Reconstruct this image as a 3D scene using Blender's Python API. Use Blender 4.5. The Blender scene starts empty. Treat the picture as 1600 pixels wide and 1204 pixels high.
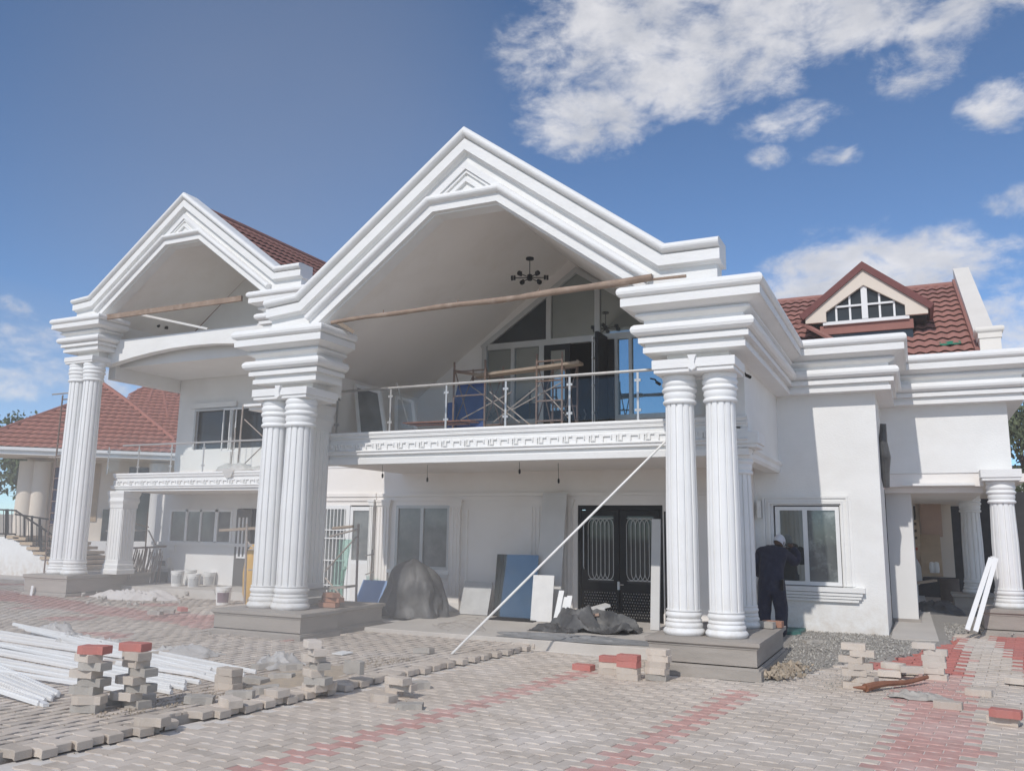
import bpy, bmesh, math, random
from mathutils import Vector, Matrix, Euler, noise
rnd = random.Random(7)
S = bpy.context.scene
C = S.collection

# ------------------------------------------------------------------ camera
F_PX, YAW, PITCH, ROLL = 1313.92, 0.446522681, 0.171163789, 0.0143242828
def basis():
    cy, sy = math.cos(YAW), math.sin(YAW); cp, sp = math.cos(PITCH), math.sin(PITCH)
    w = Vector((-sy*cp, cy*cp, sp)); r0 = Vector((cy, sy, 0)); u0 = r0.cross(w)
    c, s = math.cos(ROLL), math.sin(ROLL)
    return c*r0+s*u0, -s*r0+c*u0, w
CR, CU, CW = basis()
EYE = Vector((0, 0, 1.65))
cam = bpy.data.cameras.new('camera'); cam.sensor_width = 36; cam.lens = F_PX*36/1600
cam.clip_start = 0.05; cam.clip_end = 3000
cam_ob = bpy.data.objects.new('camera', cam); C.objects.link(cam_ob)
M = Matrix((CR, CU, -CW)).transposed().to_4x4(); M.translation = EYE
cam_ob.matrix_world = M; S.camera = cam_ob
def at(px, py, X=None, Y=None, Z=None):
    """real point seen at photo pixel (px, py) on the plane X=, Y= or Z= (metres)"""
    d = CW + CR*((px-800)/F_PX) - CU*((py-602)/F_PX)
    t = (X-EYE.x)/d.x if X is not None else ((Y-EYE.y)/d.y if Y is not None else (Z-EYE.z)/d.z)
    return EYE + d*t

# ------------------------------------------------------------------ world, sun, exposure
SUN_EL = math.atan(0.83)
world = bpy.data.worlds.new('World'); S.world = world; world.use_nodes = True
wn, wl = world.node_tree.nodes, world.node_tree.links
for n in list(wn): wn.remove(n)
wout = wn.new('ShaderNodeOutputWorld'); bg = wn.new('ShaderNodeBackground'); bg.inputs[1].default_value = 0.15
wl.new(bg.outputs[0], wout.inputs[0])
sky = wn.new('ShaderNodeTexSky'); sky.sky_type = 'NISHITA'; sky.sun_disc = False
sky.sun_elevation = SUN_EL; sky.sun_rotation = math.radians(180)
sky.air_density = 0.8; sky.dust_density = 0.5; sky.ozone_density = 3.2; sky.altitude = 1800
wtc = wn.new('ShaderNodeTexCoord')
def wmath(op, a, b=None, c=None, clamp=False):
    n = wn.new('ShaderNodeMath'); n.operation = op; n.use_clamp = clamp
    for i, v in enumerate((a, b, c)):
        if v is None: continue
        if isinstance(v, (int, float)): n.inputs[i].default_value = v
        else: wl.new(v, n.inputs[i])
    return n.outputs[0]
def wdot(vec, v):
    n = wn.new('ShaderNodeVectorMath'); n.operation = 'DOT_PRODUCT'; wl.new(vec, n.inputs[0]); n.inputs[1].default_value = tuple(v)
    return n.outputs['Value']
DIR = wtc.outputs['Generated']
def noise_tex(scale, detail, rough, dist=0.0, vec=DIR, stretch=(1, 1, 1.8)):
    mp = wn.new('ShaderNodeMapping'); mp.inputs['Scale'].default_value = stretch; wl.new(vec, mp.inputs['Vector'])
    n = wn.new('ShaderNodeTexNoise'); n.inputs['Scale'].default_value = scale; n.inputs['Detail'].default_value = detail
    n.inputs['Roughness'].default_value = rough; n.inputs['Distortion'].default_value = dist
    wl.new(mp.outputs[0], n.inputs['Vector']); return n.outputs['Fac']
n_edge = noise_tex(15.0, 8, 0.62, 0.3)
n_fine = noise_tex(46.0, 6, 0.62, 0.1)
n_body = noise_tex(12.0, 7, 0.6)
# cloud banks: photo direction, half width / half height (in tangent units), weight
BANKS = [(1030, 60, 210, 95, 1.0), (1280, 10, 230, 75, 1.0), (915, 185, 105, 55, 1.0), (1080, 120, 150, 60, .95), (1500, -5, 130, 60, .8),
         (1360, 435, 170, 75, 1.05), (1270, 470, 90, 45, .9), (1470, 400, 90, 35, .8), (1580, 510, 75, 60, 1.0), (1565, 165, 50, 34, .85),
         (1300, 243, 38, 20, .75), (1230, 190, 75, 26, .6), (1578, 318, 34, 26, .7), (35, 532, 60, 32, .6), (30, 600, 70, 24, .62), (100, 585, 60, 30, .5),
         (10, 480, 40, 20, .45), (210, 600, 130, 25, .5), (1440, 90, 70, 50, .4), (1200, 245, 30, 18, .4)]
mask = None
for px, py, rx, ry, wgt in BANKS:
    c = (CW + CR*((px-800)/F_PX) - CU*((py-602)/F_PX)); ln = c.length; c = c/ln
    rt = Vector((0, 0, 1)).cross(c).normalized()*-1; up = c.cross(rt).normalized()*-1
    dx = wmath('DIVIDE', wdot(DIR, rt), rx/F_PX); dy = wmath('DIVIDE', wdot(DIR, up), ry/F_PX)
    r = wmath('SQRT', wmath('ADD', wmath('MULTIPLY', dx, dx), wmath('MULTIPLY', dy, dy)))
    f = wmath('MULTIPLY', wmath('MINIMUM', wmath('MULTIPLY', wmath('SUBTRACT', 1.22, r), 1.5), 1.0), wgt)
    front = wmath('GREATER_THAN', wdot(DIR, c), 0.3)
    f = wmath('MULTIPLY', wmath('MAXIMUM', f, 0.0), front)
    mask = f if mask is None else wmath('MAXIMUM', mask, f)
# everywhere away from the photographed patch: added unseen scattered cloud, cover raised for white fill light
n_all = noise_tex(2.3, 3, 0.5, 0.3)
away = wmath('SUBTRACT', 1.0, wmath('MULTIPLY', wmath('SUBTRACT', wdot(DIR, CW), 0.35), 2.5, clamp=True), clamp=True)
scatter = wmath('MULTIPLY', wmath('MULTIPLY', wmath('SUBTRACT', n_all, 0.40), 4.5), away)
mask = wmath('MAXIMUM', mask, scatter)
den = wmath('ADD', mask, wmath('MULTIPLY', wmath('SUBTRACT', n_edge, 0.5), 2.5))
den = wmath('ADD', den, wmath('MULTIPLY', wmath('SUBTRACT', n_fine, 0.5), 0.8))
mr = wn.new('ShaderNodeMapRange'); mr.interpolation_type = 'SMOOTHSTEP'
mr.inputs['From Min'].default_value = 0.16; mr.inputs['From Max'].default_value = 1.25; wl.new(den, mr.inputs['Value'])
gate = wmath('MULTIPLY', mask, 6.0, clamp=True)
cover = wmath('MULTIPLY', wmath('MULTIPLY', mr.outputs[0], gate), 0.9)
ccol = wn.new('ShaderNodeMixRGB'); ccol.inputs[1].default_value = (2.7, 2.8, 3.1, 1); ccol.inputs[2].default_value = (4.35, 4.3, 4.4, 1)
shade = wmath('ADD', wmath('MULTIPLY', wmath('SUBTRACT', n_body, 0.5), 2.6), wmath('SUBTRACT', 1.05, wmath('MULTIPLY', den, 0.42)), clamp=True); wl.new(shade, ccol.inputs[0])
veil = None
for px, py, rx, ry, wgt in ((430, 230, 380, 420, .24), (560, 440, 300, 200, .16), (60, 560, 300, 110, .25)):      # thin dusty veil high in the left sky
    c = (CW + CR*((px-800)/F_PX) - CU*((py-602)/F_PX)).normalized(); rt = c.cross(Vector((0, 0, 1))).normalized(); up = rt.cross(c)
    dx = wmath('DIVIDE', wdot(DIR, rt), rx/F_PX); dy = wmath('DIVIDE', wdot(DIR, up), ry/F_PX)
    r2 = wmath('ADD', wmath('MULTIPLY', dx, dx), wmath('MULTIPLY', dy, dy)); f = wmath('MULTIPLY', wmath('MULTIPLY', wmath('SUBTRACT', 1.0, r2, clamp=True), wgt), wmath('GREATER_THAN', wdot(DIR, c), 0.3))
    veil = f if veil is None else wmath('MAXIMUM', veil, f)
vmix = wn.new('ShaderNodeMixRGB'); vmix.inputs[2].default_value = (1.9, 2.0, 2.25, 1); wl.new(wmath('MULTIPLY', veil, wmath('ADD', n_all, 0.5)), vmix.inputs[0])
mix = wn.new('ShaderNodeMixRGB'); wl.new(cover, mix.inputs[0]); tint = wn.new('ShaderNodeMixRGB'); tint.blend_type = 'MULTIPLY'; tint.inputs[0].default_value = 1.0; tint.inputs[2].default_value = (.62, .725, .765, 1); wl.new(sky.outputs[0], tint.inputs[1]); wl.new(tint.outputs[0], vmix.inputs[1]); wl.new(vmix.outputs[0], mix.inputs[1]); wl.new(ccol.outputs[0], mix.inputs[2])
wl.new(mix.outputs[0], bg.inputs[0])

sl = bpy.data.lights.new('sun', 'SUN'); sl.energy = 2.12; sl.angle = math.radians(0.55); sl.color = (1.0, 0.955, 0.9)
sun = bpy.data.objects.new('sun', sl); C.objects.link(sun)
sun_dir = Vector((0.04, 1.0, -0.83)).normalized()
sun.rotation_euler = sun_dir.to_track_quat('-Z', 'Y').to_euler(); sun.location = (0, -20, 30)
S.view_settings.view_transform = 'Standard'; S.view_settings.look = 'None'; S.view_settings.gamma = 1.0
S.view_settings.exposure = 0.39
S.cycles.max_bounces = 10; S.cycles.diffuse_bounces = 6; S.cycles.transparent_max_bounces = 12

# ------------------------------------------------------------------ materials
def lerp(a, b, t): return tuple(a[i]+(b[i]-a[i])*t for i in range(3))
def material(name, col, col2=None, rough=0.7, metal=0.0, scale=6.0, bump=0.0, bscale=60.0, island=0.0, objr=0.0, stretch=(1, 1, 1),
             speck=None, spscale=200.0, spamt=0.5, alpha=1.0, trans=0.0, ior=1.45, spec=0.5, dirt=None, dirt_amt=0.0, dscale=1.5, coat=0.0, emit=None, bdist=0.01, world=False, splash=None):
    m = bpy.data.materials.new(name); m.use_nodes = True
    nt = m.node_tree; N, L = nt.nodes, nt.links
    p = N['Principled BSDF']; tc = N.new('ShaderNodeTexCoord')
    mp = N.new('ShaderNodeMapping'); mp.inputs['Scale'].default_value = stretch; L.new(tc.outputs['Object'], mp.inputs['Vector'])
    def tex(sc, det=5, ro=0.6):
        n = N.new('ShaderNodeTexNoise'); n.inputs['Scale'].default_value = sc; n.inputs['Detail'].default_value = det
        n.inputs['Roughness'].default_value = ro; L.new(mp.outputs[0], n.inputs['Vector']); return n.outputs['Fac']
    def ramp(f, a, b):
        r = N.new('ShaderNodeMapRange'); r.inputs['From Min'].default_value = a; r.inputs['From Max'].default_value = b; L.new(f, r.inputs['Value']); return r.outputs[0]
    def mixc(f, a, b):
        x = N.new('ShaderNodeMixRGB'); L.new(f, x.inputs[0])
        for i, v in ((1, a), (2, b)):
            if isinstance(v, tuple): x.inputs[i].default_value = (*v[:3], 1)
            else: L.new(v, x.inputs[i])
        return x.outputs[0]
    cur = mixc(ramp(tex(scale), 0.3, 0.7), col, col2 or lerp(col, (0, 0, 0), 0.12))
    if dirt: cur = mixc(ramp(tex(dscale, 8, 0.7), 0.5, 0.5+0.25/max(dirt_amt, .01)), cur, dirt)
    if world:
        gp = N.new('ShaderNodeNewGeometry'); wtx = N.new('ShaderNodeTexNoise'); wtx.inputs['Scale'].default_value = .55; wtx.inputs['Detail'].default_value = 9; wtx.inputs['Roughness'].default_value = .65; L.new(gp.outputs['Position'], wtx.inputs['Vector'])
        cur = mixc(ramp(wtx.outputs['Fac'], .47, .74), cur, world)
        wt2 = N.new('ShaderNodeTexNoise'); wt2.inputs['Scale'].default_value = 2.7; wt2.inputs['Detail'].default_value = 7; L.new(gp.outputs['Position'], wt2.inputs['Vector'])
        dk = N.new('ShaderNodeMath'); dk.operation = 'MULTIPLY'; dk.inputs[1].default_value = .45; L.new(ramp(wt2.outputs['Fac'], .56, .72), dk.inputs[0]); cur = mixc(dk.outputs[0], cur, lerp(col, (.10, .08, .06), .55))
    if splash:
        gp = N.new('ShaderNodeNewGeometry'); sx = N.new('ShaderNodeSeparateXYZ'); L.new(gp.outputs['Position'], sx.inputs[0]); ns = N.new('ShaderNodeTexNoise'); ns.inputs['Scale'].default_value = 5; ns.inputs['Detail'].default_value = 8; ns.inputs['Roughness'].default_value = .7; L.new(gp.outputs['Position'], ns.inputs['Vector'])
        mz = N.new('ShaderNodeMapRange'); mz.inputs['From Min'].default_value = splash[1]; mz.inputs['From Max'].default_value = splash[0]; L.new(sx.outputs['Z'], mz.inputs['Value'])
        mm = N.new('ShaderNodeMath'); mm.operation = 'MULTIPLY'; L.new(mz.outputs[0], mm.inputs[0]); L.new(ramp(ns.outputs['Fac'], .38, .66), mm.inputs[1]); cur = mixc(mm.outputs[0], cur, splash[2])
    if speck: cur = mixc(ramp(tex(spscale, 2, 0.5), 0.62-0.2*spamt, 0.75), cur, speck)
    if island or objr:
        hs = N.new('ShaderNodeHueSaturation'); L.new(cur, hs.inputs['Color'])
        if island:
            g = N.new('ShaderNodeNewGeometry'); rv = g.outputs['Random Per Island']; amt = island
        else:
            g = N.new('ShaderNodeObjectInfo'); rv = g.outputs['Random']; amt = objr
        r = N.new('ShaderNodeMapRange'); r.inputs['To Min'].default_value = 1-amt; r.inputs['To Max'].default_value = 1+amt; L.new(rv, r.inputs['Value'])
        if island and objr:
            o = N.new('ShaderNodeObjectInfo'); ad = N.new('ShaderNodeMath'); ad.operation = 'ADD'; L.new(rv, ad.inputs[0]); L.new(o.outputs['Random'], ad.inputs[1])
            fr = N.new('ShaderNodeMath'); fr.operation = 'FRACT'; L.new(ad.outputs[0], fr.inputs[0]); L.new(fr.outputs[0], r.inputs['Value'])
        L.new(r.outputs[0], hs.inputs['Value']); cur = hs.outputs[0]
    L.new(cur, p.inputs['Base Color'])
    rr = ramp(tex(scale*2.3), 0.2, 0.8); m2 = N.new('ShaderNodeMapRange'); L.new(rr, m2.inputs['Value'])
    m2.inputs['To Min'].default_value = max(rough-0.08, 0.0); m2.inputs['To Max'].default_value = min(rough+0.08, 1.0); L.new(m2.outputs[0], p.inputs['Roughness'])
    if rough < 0.1: L.remove(p.inputs['Roughness'].links[0]); p.inputs['Roughness'].default_value = rough
    p.inputs['Metallic'].default_value = metal; p.inputs['Alpha'].default_value = alpha
    p.inputs['Transmission Weight'].default_value = trans; p.inputs['IOR'].default_value = ior; p.inputs['Specular IOR Level'].default_value = spec
    p.inputs['Coat Weight'].default_value = coat
    if bump:
        b = N.new('ShaderNodeBump'); b.inputs['Strength'].default_value = bump; b.inputs['Distance'].default_value = bdist
        L.new(tex(bscale, 6, 0.6), b.inputs['Height']); L.new(b.outputs[0], p.inputs['Normal'])
    return m
def clear(name, col, refl=0.12, rough=0.02):
    """thin glass: mostly see-through, a little glossy"""
    m = bpy.data.materials.new(name); m.use_nodes = True; N, L = m.node_tree.nodes, m.node_tree.links
    N.remove(N['Principled BSDF']); o = N['Material Output']
    t = N.new('ShaderNodeBsdfTransparent'); t.inputs[0].default_value = (*col, 1)
    g = N.new('ShaderNodeBsdfGlossy'); g.inputs['Roughness'].default_value = rough
    fr = N.new('ShaderNodeLayerWeight'); fr.inputs[0].default_value = .5; pw = N.new('ShaderNodeMath'); pw.operation = 'POWER'; pw.inputs[1].default_value = 4.0; L.new(fr.outputs['Facing'], pw.inputs[0])
    a = N.new('ShaderNodeMath'); a.operation = 'MULTIPLY_ADD'; a.inputs[1].default_value = .7; a.inputs[2].default_value = refl; a.use_clamp = True
    L.new(pw.outputs[0], a.inputs[0]); mx = N.new('ShaderNodeMixShader'); L.new(a.outputs[0], mx.inputs[0]); L.new(t.outputs[0], mx.inputs[1]); L.new(g.outputs[0], mx.inputs[2])
    L.new(mx.outputs[0], o.inputs[0]); return m
WHITE = material('white_stucco', (.80, .795, .775), (.74, .735, .715), .8, scale=1.1, bump=.42, bscale=28, stretch=(1, 1, 1.6), dirt=(.66, .64, .60), dirt_amt=.5, dscale=.8, bdist=.012, splash=(.0, .75, (.55, .48, .40)))
TRIM = material('white_textured_trim', (.80, .795, .78), (.75, .745, .73), .75, scale=3, bump=.5, bscale=26, bdist=.012, stretch=(.6, .6, 2.0), dirt=(.68, .66, .63), dirt_amt=.3, dscale=1.7)
COLM = material('white_column_paint', (.81, .81, .80), (.77, .77, .76), .6, scale=2, bump=.12, bscale=70, dirt=(.70, .69, .66), dirt_amt=.45, dscale=2.5, splash=(.35, 1.0, (.62, .58, .52)))
PLASTER = material('interior_plaster', (.82, .785, .75), (.78, .745, .705), .85, scale=.8, bump=.12, bscale=20, dirt=(.72, .67, .61), dirt_amt=.7, dscale=.9, splash=(.05, .6, (.60, .54, .47)))
DUSTYW = material('dusty_white_wall', (.74, .73, .71), (.68, .67, .65), .85, scale=1.0, bump=.15, bscale=30, dirt=(.60, .58, .55), dirt_amt=.5, dscale=.8)
CREAM = material('cream_paint', (.72, .64, .55), (.68, .60, .50), .8, scale=1.2, bump=.2, bscale=30)
CEMENT = material('cement_render', (.38, .34, .30), (.31, .28, .245), .9, scale=3, bump=.5, bscale=40, stretch=(.6, .6, 3), dirt=(.42, .39, .35), dirt_amt=.5, dscale=2)
CONC = material('concrete_slab', (.56, .52, .47), (.48, .445, .40), .9, scale=1.6, bump=.3, bscale=30, dirt=(.52, .50, .47), dirt_amt=.6, dscale=1.2)
PAVG = material('grey_paver', (.57, .488, .405), (.49, .42, .35), .92, scale=9, bump=.6, bscale=130, island=.10, objr=.10, speck=(.60, .56, .51), spscale=150, spamt=.5, bdist=.004, dirt=(.60, .54, .48), dirt_amt=.5, dscale=4, world=(.66, .60, .54))
PAVR = material('red_paver', (.54, .29, .25), (.52, .335, .29), .92, scale=7, bump=.6, bscale=130, island=.08, objr=.08, speck=(.48, .33, .29), spscale=150, spamt=.5, bdist=.004, dirt=(.58, .44, .39), dirt_amt=.6, dscale=3, world=(.62, .48, .43))
PAVRB = material('fresh_red_paver', (.52, .18, .15), (.46, .18, .155), .9, scale=7, bump=.6, bscale=130, island=.08, objr=.08, bdist=.004, dirt=(.42, .26, .22), dirt_amt=.3, dscale=3)
SAND = material('joint_sand', (.74, .70, .65), (.60, .56, .51), .95, scale=5, bump=.5, bscale=90)
EARTH = material('dusty_earth', (.42, .35, .28), (.36, .30, .23), .95, scale=.6, bump=.5, bscale=8)
GRAVEL = material('gravel_stones', (.32, .30, .27), (.44, .42, .38), .9, scale=30, island=.4, bump=.2)
GRAVELB = material("gravel_bed", (.30, .28, .25), (.40, .37, .335), .95, scale=45, bump=1.0, bscale=70, bdist=.02)
RUBBLE = material('broken_rubble', (.42, .34, .25), (.33, .28, .22), .95, scale=12, island=.25, bump=.4)
TILE = material('red_roof_tile', (.35, .165, .135), (.30, .14, .115), .8, scale=4, bump=.4, bscale=160, island=.07, objr=.07, speck=(.25, .13, .11), spscale=260, spamt=.4)
TILEL = material('orange_red_roof_tile', (.36, .145, .108), (.30, .122, .092), .8, scale=4, bump=.4, bscale=160, island=.07, objr=.07, speck=(.30, .15, .12), spscale=260, spamt=.4)
ALU = material('white_aluminium', (.78, .78, .77), (.74, .74, .73), .4, scale=3)
ALUG = material('grey_aluminium', (.50, .50, .49), (.45, .45, .44), .4, metal=.2, scale=3)
STEEL = material('stainless_steel', (.58, .57, .55), (.5, .49, .48), .42, metal=.7, scale=6)
BLACK = material('black_steel', (.008, .008, .009), (.014, .014, .015), .45, scale=5, spec=.25)
RUST = material('rusty_scaffold', (.20, .135, .105), (.14, .095, .078), .7, scale=14, bump=.3, bscale=90, dirt=(.40, .34, .30), dirt_amt=.6, dscale=5)
SCAFG = material('galvanised_scaffold', (.42, .39, .36), (.28, .22, .18), .6, metal=.3, scale=9, dirt=(.30, .18, .12), dirt_amt=.5, dscale=6)
WOOD = material('rough_timber', (.34, .25, .19), (.23, .165, .125), .9, scale=5, bump=.9, bscale=30, stretch=(1, 1, 1), dirt=(.44, .36, .30), dirt_amt=.5, dscale=6)
PLANK = material('sawn_plank', (.36, .29, .225), (.27, .21, .16), .85, scale=6, bump=.4, bscale=50, stretch=(6, 1, 6))
REDWOOD = material('red_brown_wood', (.28, .12, .065), (.20, .08, .045), .7, scale=7, bump=.5, bscale=40)
DARKGL = material('dark_window_glass', (.03, .038, .043), (.022, .028, .032), .04, scale=2, spec=.6)
MIRD = material('dark_blue_mirror', (.20, .22, .22), (.10, .13, .15), .02, metal=.9, scale=1)
MIRGL = material('blue_mirror_glass', (.30, .40, .45), (.27, .37, .42), .02, metal=.9, scale=1)
DUSTGL = material('dusty_window_glass', (.19, .20, .20), (.12, .13, .135), .12, scale=3, spec=.8, dirt=(.34, .34, .33), dirt_amt=.5, dscale=2)
GREENGL = clear('green_glass_sheet', (.70, .86, .80), .08)
RAILGL = clear('railing_glass', (.975, .985, .98), .02)
BLUEB = material('blue_board', (.20, .31, .50), (.17, .27, .45), .6, scale=3, dirt=(.22, .30, .45), dirt_amt=.4)
BLUEP = material('blue_tarp', (.035, .075, .24), (.03, .06, .18), .5, scale=3)
TARP = material('black_plastic_tarp', (.04, .04, .042), (.10, .10, .10), .5, scale=3, bump=.9, bscale=9, dirt=(.24, .235, .22), dirt_amt=.6, dscale=1.6, bdist=.015)
GTARP = material('dusty_grey_sheet', (.20, .205, .21), (.27, .27, .27), .8, scale=3, bump=.6, bscale=14, stretch=(1, 3, 1), bdist=.02, dirt=(.36, .35, .33), dirt_amt=.5)
PLASTIC = material('clear_film', (.72, .70, .67), (.62, .60, .57), .35, scale=5, bump=.5, bscale=16, alpha=.62, bdist=.02)
BOARD = material('fibre_board', (.62, .61, .59), (.57, .56, .54), .8, scale=3)
STONE = material('grey_stone_panel', (.50, .50, .49), (.42, .42, .41), .6, scale=6, dirt=(.36, .36, .36), dirt_amt=.5, dscale=4)
PAINTW = material('white_plastic', (.78, .77, .74), (.70, .69, .66), .4, scale=4, dirt=(.55, .50, .46), dirt_amt=.4, dscale=8)
PURPLE = material('faded_purple_label', (.16, .10, .12), (.22, .16, .18), .6)
BRICK = material('clay_brick', (.42, .22, .15), (.36, .19, .13), .9, scale=12, bump=.5, bscale=70, objr=.1)
BLOCKM = material('concrete_block', (.44, .41, .37), (.37, .34, .30), .95, scale=8, bump=.7, bscale=60, objr=.12, bdist=.01)
PINKB = material('pinkish_board', (.52, .36, .28), (.46, .32, .25), .85, scale=5)
PIPE = material('clay_drum', (.13, .105, .09), (.09, .07, .06), .8, scale=5, bump=.3, bscale=20)
DENIM = material('navy_coverall', (.011, .013, .030), (.022, .026, .052), .9, scale=7, bump=.9, bscale=14, bdist=.02, stretch=(1.4, 1.4, .8), dirt=(.06, .062, .085), dirt_amt=.5, dscale=5)
CAPW = material('white_cap_cloth', (.62, .63, .66), (.52, .53, .57), .9, scale=20, bump=.3, bscale=60)
SKIN = material('brown_skin', (.10, .05, .032), (.08, .04, .025), .6, scale=10)
GREENB = material('teal_plastic', (.05, .16, .14), (.04, .13, .12), .5)
GREENN = material('green_net', (.02, .22, .13), (.02, .16, .10), .8)
YELLOW = material('yellow_sack', (.62, .38, .10), (.50, .30, .08), .8, scale=4, bump=.5, bscale=12)
CARTON = material('brown_carton', (.50, .38, .26), (.42, .32, .22), .85, scale=5)
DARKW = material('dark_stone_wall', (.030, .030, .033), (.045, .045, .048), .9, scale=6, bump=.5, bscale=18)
LEAF = material('tree_leaves', (.045, .075, .028), (.085, .115, .045), .7, scale=.9, island=.35)
LEAFL = material('pale_tree_leaves', (.075, .10, .05), (.12, .14, .07), .7, scale=.9, island=.35)
BARK = material('tree_bark', (.12, .09, .065), (.08, .06, .045), .9, scale=8, bump=.6)
OCHRE = material('ochre_wall', (.60, .42, .24), (.55, .38, .21), .85, scale=2)
BLOCKW = material('grey_block_wall', (.36, .33, .30), (.30, .27, .245), .95, scale=3, bump=.4, bscale=18)
WIRE = material('dark_wire', (.03, .03, .03), None, .6)
PRINT = material('dark_print', (.10, .07, .05), None, .8)
PRINTR = material('red_print', (.45, .06, .04), None, .8)

# ------------------------------------------------------------------ mesh helpers
def perp(d):
    a = Vector((0, 0, 1)) if abs(d.z) < .9 else Vector((1, 0, 0))
    u = d.cross(a).normalized(); return u, d.cross(u).normalized()
class MB:
    def __init__(s): s.v = []; s.f = []; s.m = []
    def add(s, vs, fs, mi=0):
        o = len(s.v); s.v += [tuple(v) for v in vs]; s.f += [tuple(i+o for i in f) for f in fs]; s.m += [mi]*len(fs); return s
    def box(s, x0, x1, y0, y1, z0, z1, mi=0):
        vs = [(x, y, z) for z in (z0, z1) for y in (y0, y1) for x in (x0, x1)]
        return s.add(vs, [(0, 2, 3, 1), (4, 5, 7, 6), (0, 1, 5, 4), (2, 6, 7, 3), (0, 4, 6, 2), (1, 3, 7, 5)], mi)
    def obox(s, c, size, R=None, mi=0):
        hx, hy, hz = [a/2 for a in size]; R = R or Matrix.Identity(3); c = Vector(c)
        vs = [c+R @ Vector((x, y, z)) for z in (-hz, hz) for y in (-hy, hy) for x in (-hx, hx)]
        return s.add(vs, [(0, 2, 3, 1), (4, 5, 7, 6), (0, 1, 5, 4), (2, 6, 7, 3), (0, 4, 6, 2), (1, 3, 7, 5)], mi)
    def bar(s, a, b, w, h, up=(0, 0, 1), mi=0):
        a, b = Vector(a), Vector(b); d = (b-a); L = d.length; d.normalize(); u = Vector(up)
        x = d.cross(u)
        if x.length < 1e-4: x = d.cross(Vector((0, 1, 0)))
        x.normalize(); z = x.cross(d).normalized()
        R = Matrix((x, d, z)).transposed()
        return s.obox((a+b)/2, (w, L, h), R, mi)
    def tube(s, pts, r, n=8, cap=True, mi=0):
        pts = [Vector(p) for p in pts]; rs = r if isinstance(r, (list, tuple)) else [r]*len(pts); vs = []; fs = []
        u = None
        for i, p in enumerate(pts):
            d = (pts[min(i+1, len(pts)-1)]-pts[max(i-1, 0)]).normalized()
            if u is None: u, v = perp(d)
            else:
                u = (u-d*u.dot(d)).normalized(); v = d.cross(u)
            for k in range(n):
                a = 2*math.pi*k/n; vs.append(p+(u*math.cos(a)+v*math.sin(a))*rs[i])
        for i in range(len(pts)-1):
            for k in range(n):
                k2 = (k+1) % n; fs.append((i*n+k, i*n+k2, (i+1)*n+k2, (i+1)*n+k))
        if cap: fs.append(tuple(range(n-1, -1, -1))); fs.append(tuple((len(pts)-1)*n+k for k in range(n)))
        return s.add(vs, fs, mi)
    def lathe(s, prof, c=(0, 0, 0), n=24, mi=0, sx=1.0):
        c = Vector(c); vs = []; fs = []
        for r, z in prof:
            for k in range(n):
                a = 2*math.pi*k/n; vs.append(c+Vector((r*math.cos(a)*sx, r*math.sin(a), z)))
        for i in range(len(prof)-1):
            for k in range(n):
                k2 = (k+1) % n; fs.append((i*n+k, i*n+k2, (i+1)*n+k2, (i+1)*n+k))
        fs.append(tuple(range(n-1, -1, -1))); fs.append(tuple((len(prof)-1)*n+k for k in range(n)))
        return s.add(vs, fs, mi)
    def prism(s, poly, y0, y1, mi=0):
        """polygon given in (x, z), extruded along y"""
        n = len(poly); vs = [(x, y0, z) for x, z in poly]+[(x, y1, z) for x, z in poly]
        fs = [tuple(range(n)), tuple(range(2*n-1, n-1, -1))]+[((i+1) % n, i, i+n, (i+1) % n+n) for i in range(n)]
        return s.add(vs, fs, mi)
    def prismz(s, poly, z0, z1, mi=0):
        n = len(poly); vs = [(x, y, z0) for x, y in poly]+[(x, y, z1) for x, y in poly]
        fs = [tuple(range(n-1, -1, -1)), tuple(range(n, 2*n))]+[(i, (i+1) % n, (i+1) % n+n, i+n) for i in range(n)]
        return s.add(vs, fs, mi)
    def build(s, name, mat, parent=None, smooth=False, **tags):
        me = bpy.data.meshes.new(name); me.from_pydata(s.v, [], s.f)
        for mm in (mat if isinstance(mat, (list, tuple)) else [mat]): me.materials.append(mm)
        if any(s.m): me.polygons.foreach_set('material_index', s.m)
        if smooth: me.polygons.foreach_set('use_smooth', [True]*len(s.f))
        bm = bmesh.new(); bm.from_mesh(me); bmesh.ops.recalc_face_normals(bm, faces=bm.faces); bm.to_mesh(me); bm.free()
        me.update(); o = bpy.data.objects.new(name, me); C.objects.link(o); o.parent = parent
        if smooth: 
            try: me.set_sharp_from_angle(angle=math.radians(40))
            except Exception: pass
        for k, v in tags.items(): o[k] = v
        return o
def tag(o, label=None, cat=None, group=None, kind=None):
    if label: o['label'] = label
    if cat: o['category'] = cat
    if group: o['group'] = group
    if kind: o['kind'] = kind
    return o
def thing(name, label, cat, loc=(0, 0, 0), rz=0, group=None):
    o = bpy.data.objects.new(name, None); C.objects.link(o); o.location = loc; o.rotation_euler = (0, 0, rz); o.empty_display_size = .2
    return tag(o, label, cat, group)
def linkcopy(o, parent=None):
    c = o.copy(); C.objects.link(c); c.parent = parent; return c
def copy_tree(o, parent=None):
    c = linkcopy(o, parent)
    for ch in list(o.children): copy_tree(ch, c)
    return c
def bevel(o, w=.01, seg=1):
    m = o.modifiers.new('bevel', 'BEVEL'); m.width = w; m.segments = seg; m.limit_method = 'ANGLE'; return o
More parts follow.
